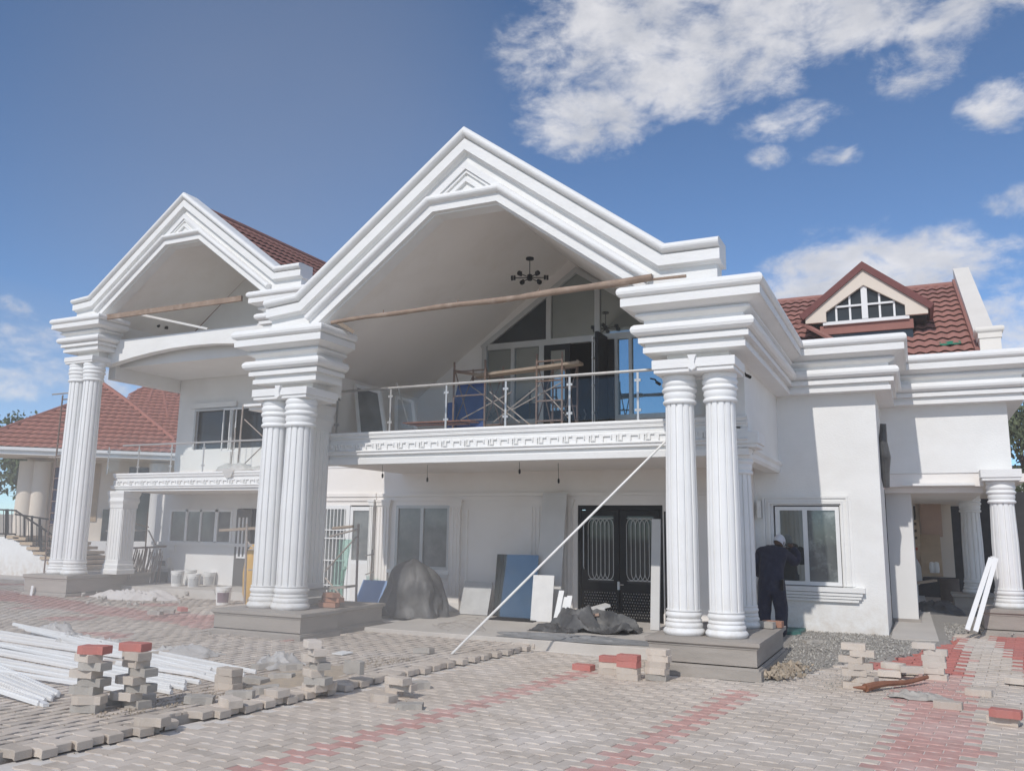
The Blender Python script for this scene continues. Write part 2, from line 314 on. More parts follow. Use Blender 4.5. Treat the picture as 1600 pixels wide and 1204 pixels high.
def sweep(path, prof, closed=False, mi=0, mb=None):
    """moulding: profile of (outward, z) swept along a plan path; outward is to the right of the walking direction"""
    mb = mb or MB(); n = len(path); P = [Vector((x, y)) for x, y in path]; rings = []
    for i in range(n):
        if closed: a, b, c = P[i-1], P[i], P[(i+1) % n]
        else: a, b, c = P[max(i-1, 0)], P[i], P[min(i+1, n-1)]
        d1 = (b-a).normalized() if (b-a).length > 1e-6 else (c-b).normalized()
        d2 = (c-b).normalized() if (c-b).length > 1e-6 else d1
        n1, n2 = Vector((d1.y, -d1.x)), Vector((d2.y, -d2.x)); mn = n1+n2; mn = mn/(mn.dot(n1)) if mn.length > 1e-6 else n1
        rings.append([(b.x+mn.x*o, b.y+mn.y*o, z) for o, z in prof])
    k = len(prof); vs = [v for r in rings for v in r]; fs = []
    for i in range(n if closed else n-1):
        j = (i+1) % n
        for q in range(k-1): fs.append((i*k+q, j*k+q, j*k+q+1, i*k+q+1))
    if not closed: fs.append(tuple(range(k))); fs.append(tuple((n-1)*k+q for q in range(k-1, -1, -1)))
    return mb.add(vs, fs, mi)
def arc_pts(o0, z0, o1, z1, bulge, n=6):
    """rounded roll from (o0,z0) up to (o1,z1), pushed outward by bulge"""
    return [(o0+(o1-o0)*t+bulge*math.sin(math.pi*t), z0+(z1-z0)*(.5-.5*math.cos(math.pi*t))) for t in [i/n for i in range(n+1)]]
def band(poly, d1, d2, y0, y1, mb, mi=0):
    """strip following an open polyline in (x, z), between offsets d1 and d2 measured inward (down), extruded in y"""
    def off(d):
        out = []; n = len(poly)
        for i in range(n):
            p = Vector(poly[i]); a = Vector(poly[max(i-1, 0)]); c = Vector(poly[min(i+1, n-1)])
            e1 = (p-a).normalized() if i > 0 else (c-p).normalized(); e2 = (c-p).normalized() if i < n-1 else e1
            n1, n2 = Vector((e1.y, -e1.x)), Vector((e2.y, -e2.x)); m = n1+n2; m = m/m.dot(n1); out.append(p+m*d)
        return out
    A, B = off(d1), off(d2); n = len(poly)
    vs = [(p.x, y, p.y) for y in (y0, y1) for p in A]+[(p.x, y, p.y) for y in (y0, y1) for p in B]; fs = []
    a0, a1, b0, b1 = 0, n, 2*n, 3*n
    for i in range(n-1):
        fs += [(a0+i, a0+i+1, b0+i+1, b0+i), (a1+i+1, a1+i, b1+i, b1+i+1), (a0+i+1, a0+i, a1+i, a1+i+1), (b0+i, b0+i+1, b1+i+1, b1+i)]
    fs += [(a0, b0, b1, a1), (a0+n-1, a1+n-1, b1+n-1, b0+n-1)]
    return mb.add(vs, fs, mi)
def rake(poly, prof, y_back, mb):
    """moulding swept along a polyline in (x, z); profile of (distance down from the line, y of the face)"""
    def off(d):
        out = []; n = len(poly)
        for i in range(n):
            p = Vector(poly[i]); a = Vector(poly[max(i-1, 0)]); c = Vector(poly[min(i+1, n-1)])
            e1 = (p-a).normalized() if i > 0 else (c-p).normalized(); e2 = (c-p).normalized() if i < n-1 else e1
            n1, n2 = Vector((e1.y, -e1.x)), Vector((e2.y, -e2.x)); m = n1+n2; m = m/m.dot(n1); out.append(p+m*d)
        return out
    pr = [(prof[0][0], y_back)]+list(prof)+[(prof[-1][0], y_back)]; k = len(pr); rows = [off(d) for d, y in pr]; n = len(poly); vs = []; fs = []
    for i in range(n):
        for q in range(k): vs.append((rows[q][i].x, pr[q][1], rows[q][i].y))
    for i in range(n-1):
        for q in range(k): r = (q+1) % k; fs.append((i*k+q, i*k+r, (i+1)*k+r, (i+1)*k+q))
    fs.append(tuple(range(k))); fs.append(tuple((n-1)*k+q for q in range(k-1, -1, -1)))
    return mb.add(vs, fs)
def rollp(d0, d1, y, depth, n=8): return [(d0+(d1-d0)*(.5-.5*math.cos(math.pi*i/n)), y-depth*math.sin(math.pi*i/n)) for i in range(n+1)]
def rollband(poly, d1, d2, y_out, depth, y_back, mb, n=5):
    """half-round moulding along a polyline"""
    for i in range(n):
        a, b = i/n, (i+1)/n
        h = math.sin(math.pi*(a+b)/2)
        band(poly, d1+(d2-d1)*a, d1+(d2-d1)*b, y_out-depth*h, y_back, mb)
def crumple(name, mat, cx, cy, z0, pts, amp, h, seed, parent=None, nx=34, ny=26, dome=1.0, sc=1.6):
    """creased sheet inside a plan outline given as half sizes"""
    sx, sy = pts; mb = MB(); vs = []; fs = []
    for j in range(ny+1):
        for i in range(nx+1):
            u, v = i/nx*2-1, j/ny*2-1
            wob = 1+.22*noise.noise(Vector((u*2+seed, v*2, 1.3)))
            r = min(1.0, math.hypot(u, v)); f = max(0, 1-r*r)
            k = max(0, 1-abs(noise.noise(Vector((u*sc*.8+v*1.1+seed, v*sc*.9-u*.7, 0))))*2.4)**2.2*1.0+max(0, 1-abs(noise.noise(Vector((u*sc*1.7-v*1.5, v*sc*1.6+seed, 3))))*2.6)**2*.28
            sq = 1/max(1e-3, max(abs(u), abs(v)))*math.hypot(u, v) if (u or v) else 1
            z = z0+h*dome*f**.6*(.6+.5*noise.noise(Vector((u*1.3+seed, v*1.3, 9))))+amp*k*(.25+.75*f**.4)
            vs.append((cx+u*sx*wob/ (sq**.5), cy+v*sy*wob/(sq**.5), max(z, z0)))
    for j in range(ny):
        for i in range(nx):
            a = j*(nx+1)+i; fs.append((a, a+1, a+nx+2, a+nx+1))
    mb.add(vs, fs); o = mb.build(name, mat, parent, smooth=True)
    o.data.set_sharp_from_angle(angle=math.radians(50)); return o
def ss(a, b, x):
    t = min(1, max(0, (x-a)/(b-a))); return t*t*(3-2*t)
def gz(x, y):
    """ground height"""
    return .13*ss(11.2, 14.2, y)*ss(-13.5, -11, x) - .10*ss(-10, -16, x)

# ================================================================== ground
gm = MB(); gx = [-400, -120, -60, -40, -30, -24]+[-20+i*.8 for i in range(35)]+[9, 12, 18, 30, 60, 150, 400]
gy = [-200, -60, -20, -8, 0]+[2+i*.8 for i in range(26)]+[24, 30, 40, 60, 120, 300, 900]
for y in gy:
    for x in gx: gm.v.append((x, y, gz(x, y)-.075))
for j in range(len(gy)-1):
    for i in range(len(gx)-1):
        a = j*len(gx)+i; gm.f.append((a, a+1, a+len(gx)+1, a+len(gx))); gm.m.append(0)
ground = gm.build('ground', EARTH); ground['kind'] = 'structure'
A6 = math.radians(6); U6 = Vector((math.cos(A6), -math.sin(A6))); V6 = Vector((math.sin(A6), math.cos(A6)))
def uv2xy(u, v): p = U6*u+V6*v; return p.x, p.y
def xy2uv(x, y): p = Vector((x, y)); return p.dot(U6), p.dot(V6)
PL, PW, PT = .246, .131, .06
def paver_geo(L=PL, W=PW, T=PT, gap=.009, amp=.018, bev=.004, full=True):
    n = 5; hl = L/2-gap/2; top = []; bot = []
    for i in range(n):
        t = -1+2*i/(n-1); u = t*hl; s = amp*math.sin(math.pi*t)
        top.append((u, W/2-gap/2+s)); bot.append((u, -W/2+gap/2+s))
    ring = bot+top[::-1]; k = len(ring); vs = []; fs = []
    def inset(p): return (p[0]*(1-bev/hl), p[1]*(1-2*bev/W))
    if full:
        vs += [(*inset(p), 0) for p in ring]+[(*p, -bev) for p in ring]+[(*p, -T) for p in ring]; fs.append(tuple(range(k)))
        for r in (0, 1): fs += [((r+1)*k+i, (r+1)*k+(i+1) % k, r*k+(i+1) % k, r*k+i) for i in range(k)]
    else:
        vs += [(*p, 0) for p in ring]+[(*p, -T*.5) for p in ring]; fs.append(tuple(range(k))); fs += [(k+i, k+(i+1) % k, (i+1) % k, i) for i in range(k)]
    return vs, fs
def mesh_of(name, geo, mats):
    me = bpy.data.meshes.new(name); me.from_pydata(geo[0], [], geo[1]); me.materials.append(mats); me.update(); return me
GEO_F, GEO_S = paver_geo(), paver_geo(full=False)
GEO_TF, GEO_TS = paver_geo(gap=.012, amp=.011), paver_geo(gap=.013, amp=.011, full=False)
ME_PG, ME_PR, ME_PRB = mesh_of('paver_grey', GEO_F, PAVG), mesh_of('paver_red', GEO_F, PAVR), mesh_of('paver_bright_red', GEO_F, PAVRB)
def lay(parent, spots, stuffname, meshes=None, geos=None):
    """spots: (distance, x, y, z, angle, tilt, material index); the 300 nearest are objects, the rest one mass"""
    spots.sort(key=lambda s: s[0]); meshes = meshes or (ME_PG, ME_PR, ME_PRB); GF, GS = geos or (GEO_F, GEO_S)
    for d, x, y, z, a, tl, mi in spots[:300]:
        o = bpy.data.objects.new('paver', meshes[mi]); C.objects.link(o); o.parent = parent
        o.location = (x, y, z); o.rotation_euler = (tl[0], tl[1], a)
    vs = []; fs = []; ms = []
    for d, x, y, z, a, tl, mi in spots[300:]:
        R = Euler((tl[0], tl[1], a)).to_matrix(); T = Vector((x, y, z)); g = GF if d < 16 else GS; o = len(vs)
        vs += [tuple(T+R @ Vector(p)) for p in g[0]]; fs += [tuple(i+o for i in f) for f in g[1]]; ms += [mi]*len(g[1])
    me = bpy.data.meshes.new(stuffname); me.from_pydata(vs, [], fs)
    for m in (PAVG, PAVR, PAVRB): me.materials.append(m)
    me.polygons.foreach_set('material_index', ms); me.update()
    o = bpy.data.objects.new(stuffname, me); C.objects.link(o); o.parent = parent; o['kind'] = 'stuff'; return o
def in_frame(x, y, z=0, m=60):
    v = Vector((x, y, z))-EYE; w = v.dot(CW)
    if w < .3: return False
    px = 800+F_PX*v.dot(CR)/w; py = 602-F_PX*v.dot(CU)/w
    return -m < px < 1600+m and -m < py < 1204+m
EDGE_U = -6.28
def gravel_zone(x, y): return x > -1.78 and y > 10.45+(x+1.75)*1.75 + .25*math.sin(x*5) and not (x > .42 and y < 16.2+.3*math.sin(x*9))
# lower paved yard
yb = MB(); yb.add([(*uv2xy(EDGE_U, -6), -.007), (*uv2xy(14, -6), -.007), (*uv2xy(14, 16), -.007), (*uv2xy(EDGE_U, 10.9), -.007)], [(0, 1, 2, 3)])
yard = yb.build('paved_yard', SAND); yard['kind'] = 'structure'
sp = []
j0 = int(3.0/PW)
for j in range(j0, int(19/PW)):
    for i in range(-26, 30):
        u = (i+.5*(j % 2))*PL; v = j*PW
        if u-PL/2 < EDGE_U+.02: continue
        x, y = uv2xy(u, v)
        if y > 16.0 or gravel_zone(x, y): continue
        if y > 11.2 and x < -1.4: continue
        if -3.1 < x < -1.68 and 10.15 < y < 12.4: continue
        if not in_frame(x, y, 0, 160): continue
        d = math.hypot(x, y); red = 0
        if abs(u+4.74) < PL*.5 or abs(u+2.77) < PL*.5: red = 1
        if v < 9.9 and False: red = 0
        xl, xr = -.30+.02*(y-7), .27+.028*(y-7.2)
        if xl-.08*(j % 2) < x < xr+.08*(j % 3 == 0): red = 1
        if y > 11.9 and -.75+(y-11.9)*.14 < x < xr: red = 2
        if y > 11.0 and x > 1.02-.03*(y-14): red = 1 if y < 12.6 else 2
        if red == 1 and abs(u+4.74) < PL*.6 and y > 10.0: red = 0
        if red == 1 and abs(u+2.77) < PL*.6 and y > 9.6: red = 0
        z = gz(x, y)*.8+rnd.uniform(-.0015, .0015)
        sp.append((d, x, y, z, -A6, (rnd.uniform(-.008, .008), rnd.uniform(-.008, .008)), red))
lay(yard, sp, 'far_pavers')
# upper terrace, laid the other way round
tb = MB(); TZ = .07
nu, nv = 44, 26; base_i = len(tb.v)
for jv in range(nv+1):
    for iu in range(nu+1):
        x, y = uv2xy(EDGE_U-.1-iu*.75, 1.5+jv*(.65 if iu > 6 else .39)); tb.v.append((x, y, TZ-.028+(gz(x, y) if x < -9 else 0)*1.0))
for jv in range(nv):
    for iu in range(nu):
        a_ = base_i+jv*(nu+1)+iu; tb.f.append((a_, a_+1, a_+nu+2, a_+nu+1)); tb.m.append(0)
tb.add([(*uv2xy(EDGE_U-.1, 1.5), TZ-.02), (*uv2xy(EDGE_U-.1, 11.6), TZ-.02), (*uv2xy(EDGE_U-.1, 11.6), -.1), (*uv2xy(EDGE_U-.1, 1.5), -.1)], [(0, 1, 2, 3)])
terrace = tb.build('paved_terrace', material('joint_dirt', (.44, .40, .355), (.50, .455, .41), .95, scale=5, bump=.5, bscale=60)); terrace['kind'] = 'structure'
sp = []
pA, pB = Vector((-19.5, 13.4)), Vector((-8.8, 10.55)); pd = (pB-pA).normalized()
for i in range(0, int(30/PW)):
    u = EDGE_U-.1-PW*(i+.6)
    for j in range(8, 80):
        v = (j+.5*(i % 2))*PL; x, y = uv2xy(u, v)
        if -9.95 < x < -8.0 and 9.9 < y < 12.3: continue
        if y > 15.2 and x > -19 or y > 17.2: continue
        if x > -8.2 and y > 11.9-(x+8)*.05: continue
        if x > -12.2 and y > 13.0: continue
        z = TZ + (gz(x, y) if x < -9 else 0)
        if not in_frame(x, y, z, 90): continue
        q = Vector((x, y))-pA; side = abs(q.dot(Vector((-pd.y, pd.x)))); red = 0
        if side < .55+.15*noise.noise(Vector((x*.8, y, 0))) and x < -8.0: red = 1
        if noise.noise(Vector((x*.5, y*.8, 4))) > .33 and x < -9 and side < 2.2: red = 1
        sp.append((math.hypot(x, y), x, y, z+rnd.uniform(-.003, .003), -A6+math.pi/2, (-rnd.uniform(.05, .075)+.02*noise.noise(Vector((u*3, v, 2))), rnd.uniform(-.02, .02)), red))
lay(terrace, sp, 'far_pavers', [mesh_of('terrace_paver', GEO_TF, m_) for m_ in (PAVG, PAVR, PAVRB)], (GEO_TF, GEO_TS))
# row of pavers set on edge that closes the terrace
v = 3.6; k = 0
while v < 11.55:
    skip = 4.78 < v < 5.06
    if not skip:
        x, y = uv2xy(EDGE_U-.02+rnd.uniform(-.03, .03)+(.028 if k % 2 else -.03), v)
        o = bpy.data.objects.new('edge_paver', ME_PG); C.objects.link(o); o.parent = terrace
        o.location = (x, y, TZ+.002+rnd.uniform(-.004, .004)); o.rotation_euler = (rnd.uniform(-.03, .03), rnd.uniform(0, .05), -A6+rnd.uniform(-.08, .08))
    v += PW*1.0; k += 1
# gravel bed by the right wing
gb = MB(); pts = [(-1.8, 10.3), (-1.2, 11.2), (-.6, 12.2), (.1, 13.6), (.5, 14.6), (1.0, 16.0), (4.2, 16.3), (4.2, 19.0), (-.3, 19.0), (-.45, 14.6), (-2.3, 14.6), (-2.3, 12.3), (-1.75, 12.3)]
vs = []; fs = []
for jj in range(60):
    for ii in range(46):
        x = -2.3+ii*.145; y = 10.2+jj*.15
        zz = gz(x, y)*1.0+.012+.018*noise.noise(Vector((x*3, y*3, 0)))+.01*noise.noise(Vector((x*11, y*11, 0)))
        ok = gravel_zone(x, y) or x < -1.78 and y > 12.3
        vs.append((x, y, zz if ok else -.05))
for jj in range(59):
    for ii in range(45):
        a = jj*46+ii; fs.append((a, a+1, a+47, a+46))
gb.add(vs, fs); gravel_bed = gb.build('gravel_bed', GRAVELB, smooth=True); gravel_bed['kind'] = 'structure'
sm = MB()
def stone(mb, x, y, z, r, mi=0):
    a = rnd.uniform(0, 6); R = Euler((rnd.uniform(0, 3), rnd.uniform(0, 3), a)).to_matrix()
    q = [Vector((1, 0, 0)), Vector((-1, 0, 0)), Vector((0, 1, 0)), Vector((0, -1, 0)), Vector((0, 0, 1)), Vector((0, 0, -1))]
    vs = [Vector((x, y, z))+R @ (p*r*rnd.uniform(.6, 1.15)) for p in q]
    mb.add(vs, [(0, 2, 4), (2, 1, 4), (1, 3, 4), (3, 0, 4), (2, 0, 5), (1, 2, 5), (3, 1, 5), (0, 3, 5)], mi)
for _ in range(26000):
    x = rnd.uniform(-2.0, 3.6); y = rnd.uniform(10.3, 17.2)
    if not gravel_zone(x, y) or (-.42 < x < .3 and y > 14.0): continue
    if rnd.random() > 1.25-(y-10.3)*.11: continue
    stone(sm, x, y, gz(x, y)+.022, rnd.uniform(.007, .019))
for _ in range(1500):      # grit scattered over the pavers near the gravel and along the terrace edge
    x = rnd.gauss(-1.2, .9); y = rnd.gauss(10.9, .6)
    if -3.1 < x < -1.68 and y > 10.1 or gravel_zone(x, y): continue
    stone(sm, x, y, .004, rnd.uniform(.003, .010))
gravel = sm.build('gravel', GRAVEL); tag(gravel, 'grey crushed gravel spread between the right pedestal and the wing wall', 'gravel', kind='stuff')
rb = MB()
for _ in range(170):
    t = rnd.random(); x = -1.62+rnd.gauss(0, .10)+.12*t; y = 10.35+t*1.1; stone(rb, x, y, .03+rnd.uniform(0, .05), rnd.uniform(.02, .055))
rub = rb.build('rubble', RUBBLE); tag(rub, 'broken brown rubble at the right foot of the nearest stone pedestal', 'rubble', kind='stuff')
db = MB()
for _ in range(900):
    v = rnd.uniform(4.5, 8.6); x, y = uv2xy(EDGE_U-.35-abs(rnd.gauss(0, .28)), v); stone(db, x, y, TZ+.008, rnd.uniform(.003, .014))
for _ in range(500):
    x, y = rnd.uniform(-11, 3), rnd.uniform(4.5, 10.5); stone(db, x, y, (TZ if xy2uv(x, y)[0] < EDGE_U else 0)+.003, rnd.uniform(.003, .009))
tag(db.build('sand', RUBBLE), 'spilled sand and grit along the raised paving edge', 'sand', kind='stuff')
# sand heap under the loose blocks
def heap(name, cx, cy, z, rx, ry, h, mat, label, cat='sand', seed=0):
    mb = MB(); n = 26; vs = [(cx, cy, z+h)]; fs = []
    for r in range(1, 9):
        for k in range(n):
            a = 2*math.pi*k/n; f = r/8; w = 1+.25*noise.noise(Vector((math.cos(a)*1.5+seed, math.sin(a)*1.5, 0)))
            vs.append((cx+rx*f*w*math.cos(a), cy+ry*f*w*math.sin(a), z+h*(1-f)**1.1*(1+.5*noise.noise(Vector((f*4+seed, a*2, 1))))))
    for k in range(n): fs.append((0, 1+k, 1+(k+1) % n))
    for r in range(7):
        for k in range(n): a = 1+r*n; fs.append((a+k, a+n+k, a+n+(k+1) % n, a+(k+1) % n))
    mb.add(vs, fs); o = mb.build(name, mat, smooth=True); tag(o, label, cat, kind='stuff'); return o
x, y = uv2xy(EDGE_U-.55, 6.9); heap('sand', x, y, TZ-.01, .5, 1.1, .06, RUBBLE, 'low heap of brown bedding sand beside the paving edge')

# verandas and walkway
vb = MB(); vb.box(-7.95, -1.95, 11.35, 14.6, -.05, .13); veranda = vb.build('veranda_floor', CONC); veranda['kind'] = 'structure'; bevel(veranda, .01)
vb = MB(); vb.box(-12.2, -7.98, 13.1, 14.6, -.05, .12); vb.box(-10.9, -7.98, 12.62, 13.08, -.05, .075); o = vb.build('veranda_floor', CONC); o['kind'] = 'structure'
vb = MB(); vb.box(-18.6, -12.22, 15.4, 17.0, -.2, .16); o = vb.build('veranda_floor', CONC); o['kind'] = 'structure'
wk = MB(); wk.add([(-.46, 14.2, .155), (.18, 14.3, .155), (.05, 24, .2), (-.46, 24, .2), (-.46, 14.2, 0), (.18, 14.3, 0), (.05, 24, 0), (-.46, 24, 0)], [(0, 1, 2, 3), (0, 4, 5, 1), (1, 5, 6, 2), (2, 6, 7, 3), (3, 7, 4, 0)])
o = wk.build('footpath', CONC); o['kind'] = 'structure'

# ================================================================== house
house = thing('house', 'large white two storey house under finishing with columned gabled porticos', 'house', (-6, 14.6, 0))
def hb(mb, name, mat, parent=house, smooth=False, label=None):
    """build a part in world coordinates and hang it on its thing"""
    off = parent.location if parent.parent is None else parent.location+parent.parent.location
    mb.v = [(x-off.x, y-off.y, z-off.z) for x, y, z in mb.v]
    o = mb.build(name, mat, parent, smooth)
    if label: o['label'] = label
    return o
# --- cornice profile (outward, z from the bottom of the cornice)
def cornice_prof(z0, s=1.0):
    p = [(0, 0), (.25, 0), (.25, .07), (.225, .07), (.225, .125), (.30, .125), (.30, .19), (.27, .19), (.27, .215)]
    p += arc_pts(.30, .215, .30, .37, .085, 6)
    p += [(.235, .37), (.235, .43), (.33, .475), (.33, .50), (.29, .50), (.29, .52), (.455, .585), (.48, .585), (.48, .69), (.45, .69), (.45, .705)]
    p += arc_pts(.46, .705, .45, .85, .07, 6)
    p += [(0, .86)]
    return [(o*s, z0+z*s) for o, z in p]
ZC = 3.94
# columns -----------------------------------------------------------
def column(parent, x, y, z0, z1, r, kshaft='column'):
    """fluted round column: shaft mesh with base and capital as sub-parts"""
    hbz, hcz = .30*r/.25, .42*r/.25
    sh = MB(); n = 13; prof = []
    for k in range(n):
        a = 2*math.pi*k/n+.13
        for da, f in ((-.17, 1), (-.06, 1.012), (.06, 1.012), (.17, 1), (.195, .89), (.285, .89)): prof.append((a+da, f))
    rb_, rt = r*.79, r*.715; zs = [(z0+hbz-.01, rb_), (z0+hbz+.35*(z1-z0), rb_), (z1-hcz+.01, rt)]
    vs = []; fs = []; m = len(prof)
    for z, R in zs:
        for a, f in prof: vs.append((x+R*f*math.cos(a), y+R*f*math.sin(a), z))
    for i in range(len(zs)-1):
        for k in range(m): k2 = (k+1) % m; fs.append((i*m+k, i*m+k2, (i+1)*m+k2, (i+1)*m+k))
    sh.add(vs, fs); c = hb(sh, kshaft, COLM, parent)
    def sub(mb, nm): 
        off = parent.location if parent.parent is None else parent.location+parent.parent.location
        mb.v = [(a-off.x, b-off.y, e-off.z) for a, b, e in mb.v]; return mb.build(nm, COLM, c, True)
    b = MB(); q = []
    def torus(ra, za, zb, bulge): q.extend([(ra+bulge*math.sin(math.pi*t), za+(zb-za)*t) for t in [i/6 for i in range(7)]])
    h = hbz; torus(r*.93, 0, h*.26, r*.09); q += [(r*.90, h*.27)]; torus(r*.88, h*.28, h*.48, r*.05); q += [(r*.85, h*.49)]; torus(r*.83, h*.50, h*.64, r*.05); q += [(r*.80, h*.65)]
    torus(r*.81, h*.66, h*.93, r*.085); q += [(r*.80, h*.95), (r*.86, h*.95), (r*.86, h), (r*.6, h)]
    b.lathe(q, (x, y, z0), 36); sub(b, 'base')
    cp = MB(); q = [(r*.6, 0), (r*.80, 0)]; h = hcz
    def t2(ra, rb, za, zb, bulge): q.extend([(ra+(rb-ra)*t+bulge*math.sin(math.pi*t), za+(zb-za)*t) for t in [i/5 for i in range(6)]])
    t2(r*.80, r*.80, 0.0, h*.12, r*.06); t2(r*.76, r*.80, h*.14, h*.34, r*.04); t2(r*.82, r*.84, h*.36, h*.50, r*.07); t2(r*.80, r*.84, h*.52, h*.70, r*.07); t2(r*.82, r*.66, h*.72, h*.98, r*.12)
    q += [(r*.5, h)]; cp.lathe(q, (x, y, z1-hcz), 36); sub(cp, 'capital')
    return c
def abacus(parent, x0, x1, y0, y1, z0, z1, scroll=True):
    mb = MB(); mb.box(x0+.02, x1-.02, y0+.02, y1-.02, z0-.05, z0); mb.box(x0, x1, y0, y1, z0, z1)
    o = hb(mb, 'abacus', TRIM, parent); bevel(o, .006)
    if scroll:
        s = MB(); xm = (x0+x1)/2; pts = [(xm-.055, z1+.035), (xm+.055, z1+.035), (xm+.035, z1-.02), (xm+.028, z0+.05), (xm+.05, z0-.01), (xm, z0-.045), (xm-.05, z0-.01), (xm-.028, z0+.05), (xm-.035, z1-.02)]
        s.prism(pts, y0-.035, y0+.02); sc = hb(s, 'scroll', TRIM, parent)
    return o
def pedestal(x0, x1, y0, y1, z0, z1, name='pedestal'):
    path = [(x0, y1), (x0, y0), (x1, y0), (x1, y1)]; path = path[::-1]
    H = z1-z0; pr = [(-.02, z0), (.03, z0), (.03, z0+H*.26), (.005, z0+H*.26), (.0, z0+H*.31), (-.02, z0+H*.33), (-.02, z0+H*.36), (-.05, z0+H*.36), (-.05, z0+H*.74), (-.035, z0+H*.74), (-.035, z0+H*.78), (-.01, z0+H*.80), (-.01, z0+H*.84), (.02, z0+H*.88), (.02, z0+H*.985), (-.3, z1)]
    mb = MB(); sweep([(x0, y1), (x0, y0), (x1, y0), (x1, y1)], pr, closed=True, mb=mb)
    # profile walks clockwise seen from above so that outward is outside
    mb.box(x0+.02, x1-.02, y0+.02, y1-.02, z0, z1-.004)
    return hb(mb, name, CEMENT)
# ------------------------------------------------------------------ porticos (gable front, cornices, ceiling)
def portico(dx, dy, dz, back, side_floor, c=-5.80, simple=False):
    X = lambda v: v+dx
    Yg = 10.45+dy; zb = 4.80+dz
    L = [(X(-9.46), 5.32+dz), (X(-8.83), 5.37+dz), (X(c), 7.64+dz), (X(-2.76), 5.38+dz), (X(-2.06), 5.38+dz)]
    inner = [(X(-8.62), zb-.12), (X(c-.56), 6.40+dz), (X(c+.52), 6.40+dz), (X(-2.98), zb-.12)]
    mb = MB(); mb.prism([(X(-9.40), zb)]+[(x+(.05 if i == 0 else -.05 if i == 4 else 0), z-.03) for i, (x, z) in enumerate(L)]+[(X(-2.12), zb), (X(-3.02), zb)]+inner[:0:-1][0:2]+[inner[1]]+[(X(-8.60), zb)], Yg, Yg+.28)
    g = hb(mb, 'gable_front', WHITE)
    mb = MB(); rake(L, rollp(0, .125, Yg-.10, .085)+[(.128, Yg-.06), (.15, Yg-.06), (.152, Yg-.115), (.29, Yg-.115), (.292, Yg-.05), (.315, Yg-.03), (.32, Yg-.004)], Yg+.30, mb)
    hb(mb, 'raking_moulding', TRIM)
    I = [(X(-8.50), zb), inner[1], inner[2], (X(-3.10), zb)]
    mb = MB(); rake(I, [(-.255, Yg-.004), (-.25, Yg-.06)]+rollp(-.245, -.125, Yg-.07, .075)+[(-.122, Yg-.055), (0, Yg-.055), (.002, Yg+.03), (.028, Yg+.03)], Yg+.281, mb)
    hb(mb, 'arch_moulding', TRIM)
    zr = 6.615+dz
    def chev(za, t, y):
        k = .76; return [(X(c)-(za-zr)/k, zr), (X(c), za), (X(c)+(za-zr)/k, zr), (X(c)+(za-t-zr)/k, zr), (X(c), za-t), (X(c)-(za-t-zr)/k, zr)]
    mb = MB(); mb.prism(chev(7.11+dz, .12, 0), Yg-.07, Yg+.10); mb.prism(chev(6.985+dz, .05, 0), Yg-.04, Yg+.11); mb.prism(chev(6.87+dz, .07, 0), Yg-.05, Yg+.12)
    hb(mb, 'apex_moulding', TRIM)
    # core blocks of the two corner piers and their cornices
    zc = ZC+dz; y0 = 10.60+dy
    for (a, b, path) in ((X(-9.39), X(-8.61), 'L'), (X(-2.83), X(-2.03), 'R')):
        mb = MB(); mb.box(a, b, y0, y0+.75, 3.80+dz, zb-.004); hb(mb, 'pier_block', WHITE)
    mb = MB(); sweep([(X(-9.39), back), (X(-9.39), y0), (X(-8.61), y0), (X(-8.61), y0+.42)], cornice_prof(zc), mb=mb); hb(mb, 'cornice', TRIM)
    if simple:
        mb = MB(); sweep([(X(-2.83), y0+.42), (X(-2.83), y0), (X(-2.03), y0), (X(-2.03), back)], cornice_prof(zc), mb=mb); hb(mb, 'cornice', TRIM)
    # ceiling slabs and roof over it
    A = (X(-9.14), 4.30+dz); Bc = (X(c), 6.84+dz); D = (X(-2.90), 4.62+dz)
    mb = MB(); mb.prism([A, Bc, D, (D[0], D[1]+.25), (Bc[0], Bc[1]+.3), (A[0], A[1]+.25)], Yg+.282, back); hb(mb, 'ceiling', PLASTER)
    return X, Yg, zb
portico(0, 0, 0, 14.6, 3.2)
DX, DY, DZ = -9.9, 3.75, 2.05
portico(DX, DY, DZ, 17.0, 2.95, simple=True)
# right pier cornice runs back along the side wall, then across both wing walls in one line
mb = MB(); sweep([(-2.83, 11.02), (-2.83, 10.6), (-2.03, 10.6), (-2.03, 14.6), (-.5, 14.6), (-.5, 16.5), (1.5, 16.5), (1.5, 24)], cornice_prof(ZC), mb=mb); hb(mb, 'cornice', TRIM)
mb = MB(); mb.box(-2.80, -2.03, 11.3, 14.6, 4.55, 4.79); mb.box(-2.03, -.5, 14.602, 17.2, 4.5, 4.788); mb.box(-.502, 1.5, 16.5, 17.2, 4.5, 4.785); hb(mb, 'parapet_deck', WHITE)

# ------------------------------------------------------------------ walls
def wall_holes(x0, x1, z0, z1, y0, y1, holes):
    xs = sorted({x0, x1, *[h[0] for h in holes], *[h[1] for h in holes]}); mb = MB()
    for a, b in zip(xs, xs[1:]):
        hs = sorted([(h[2], h[3]) for h in holes if h[0] <= a+1e-6 and h[1] >= b-1e-6]); z = z0
        for c, d in hs:
            if c > z: mb.box(a, b, y0, y1, z, c)
            z = d
        if z < z1: mb.box(a, b, y0, y1, z, z1)
    return mb
# ground floor, main portico and bay to its left
GY = 14.5
hb(wall_holes(-12.6, -2.45, .1, 2.9, GY, GY+.2, [(-5.58, -4.0, .1, 2.13), (-9.50, -8.25, .88, 2.13), (-11.45, -10.1, .1, 2.13)]), 'wall', PLASTER)
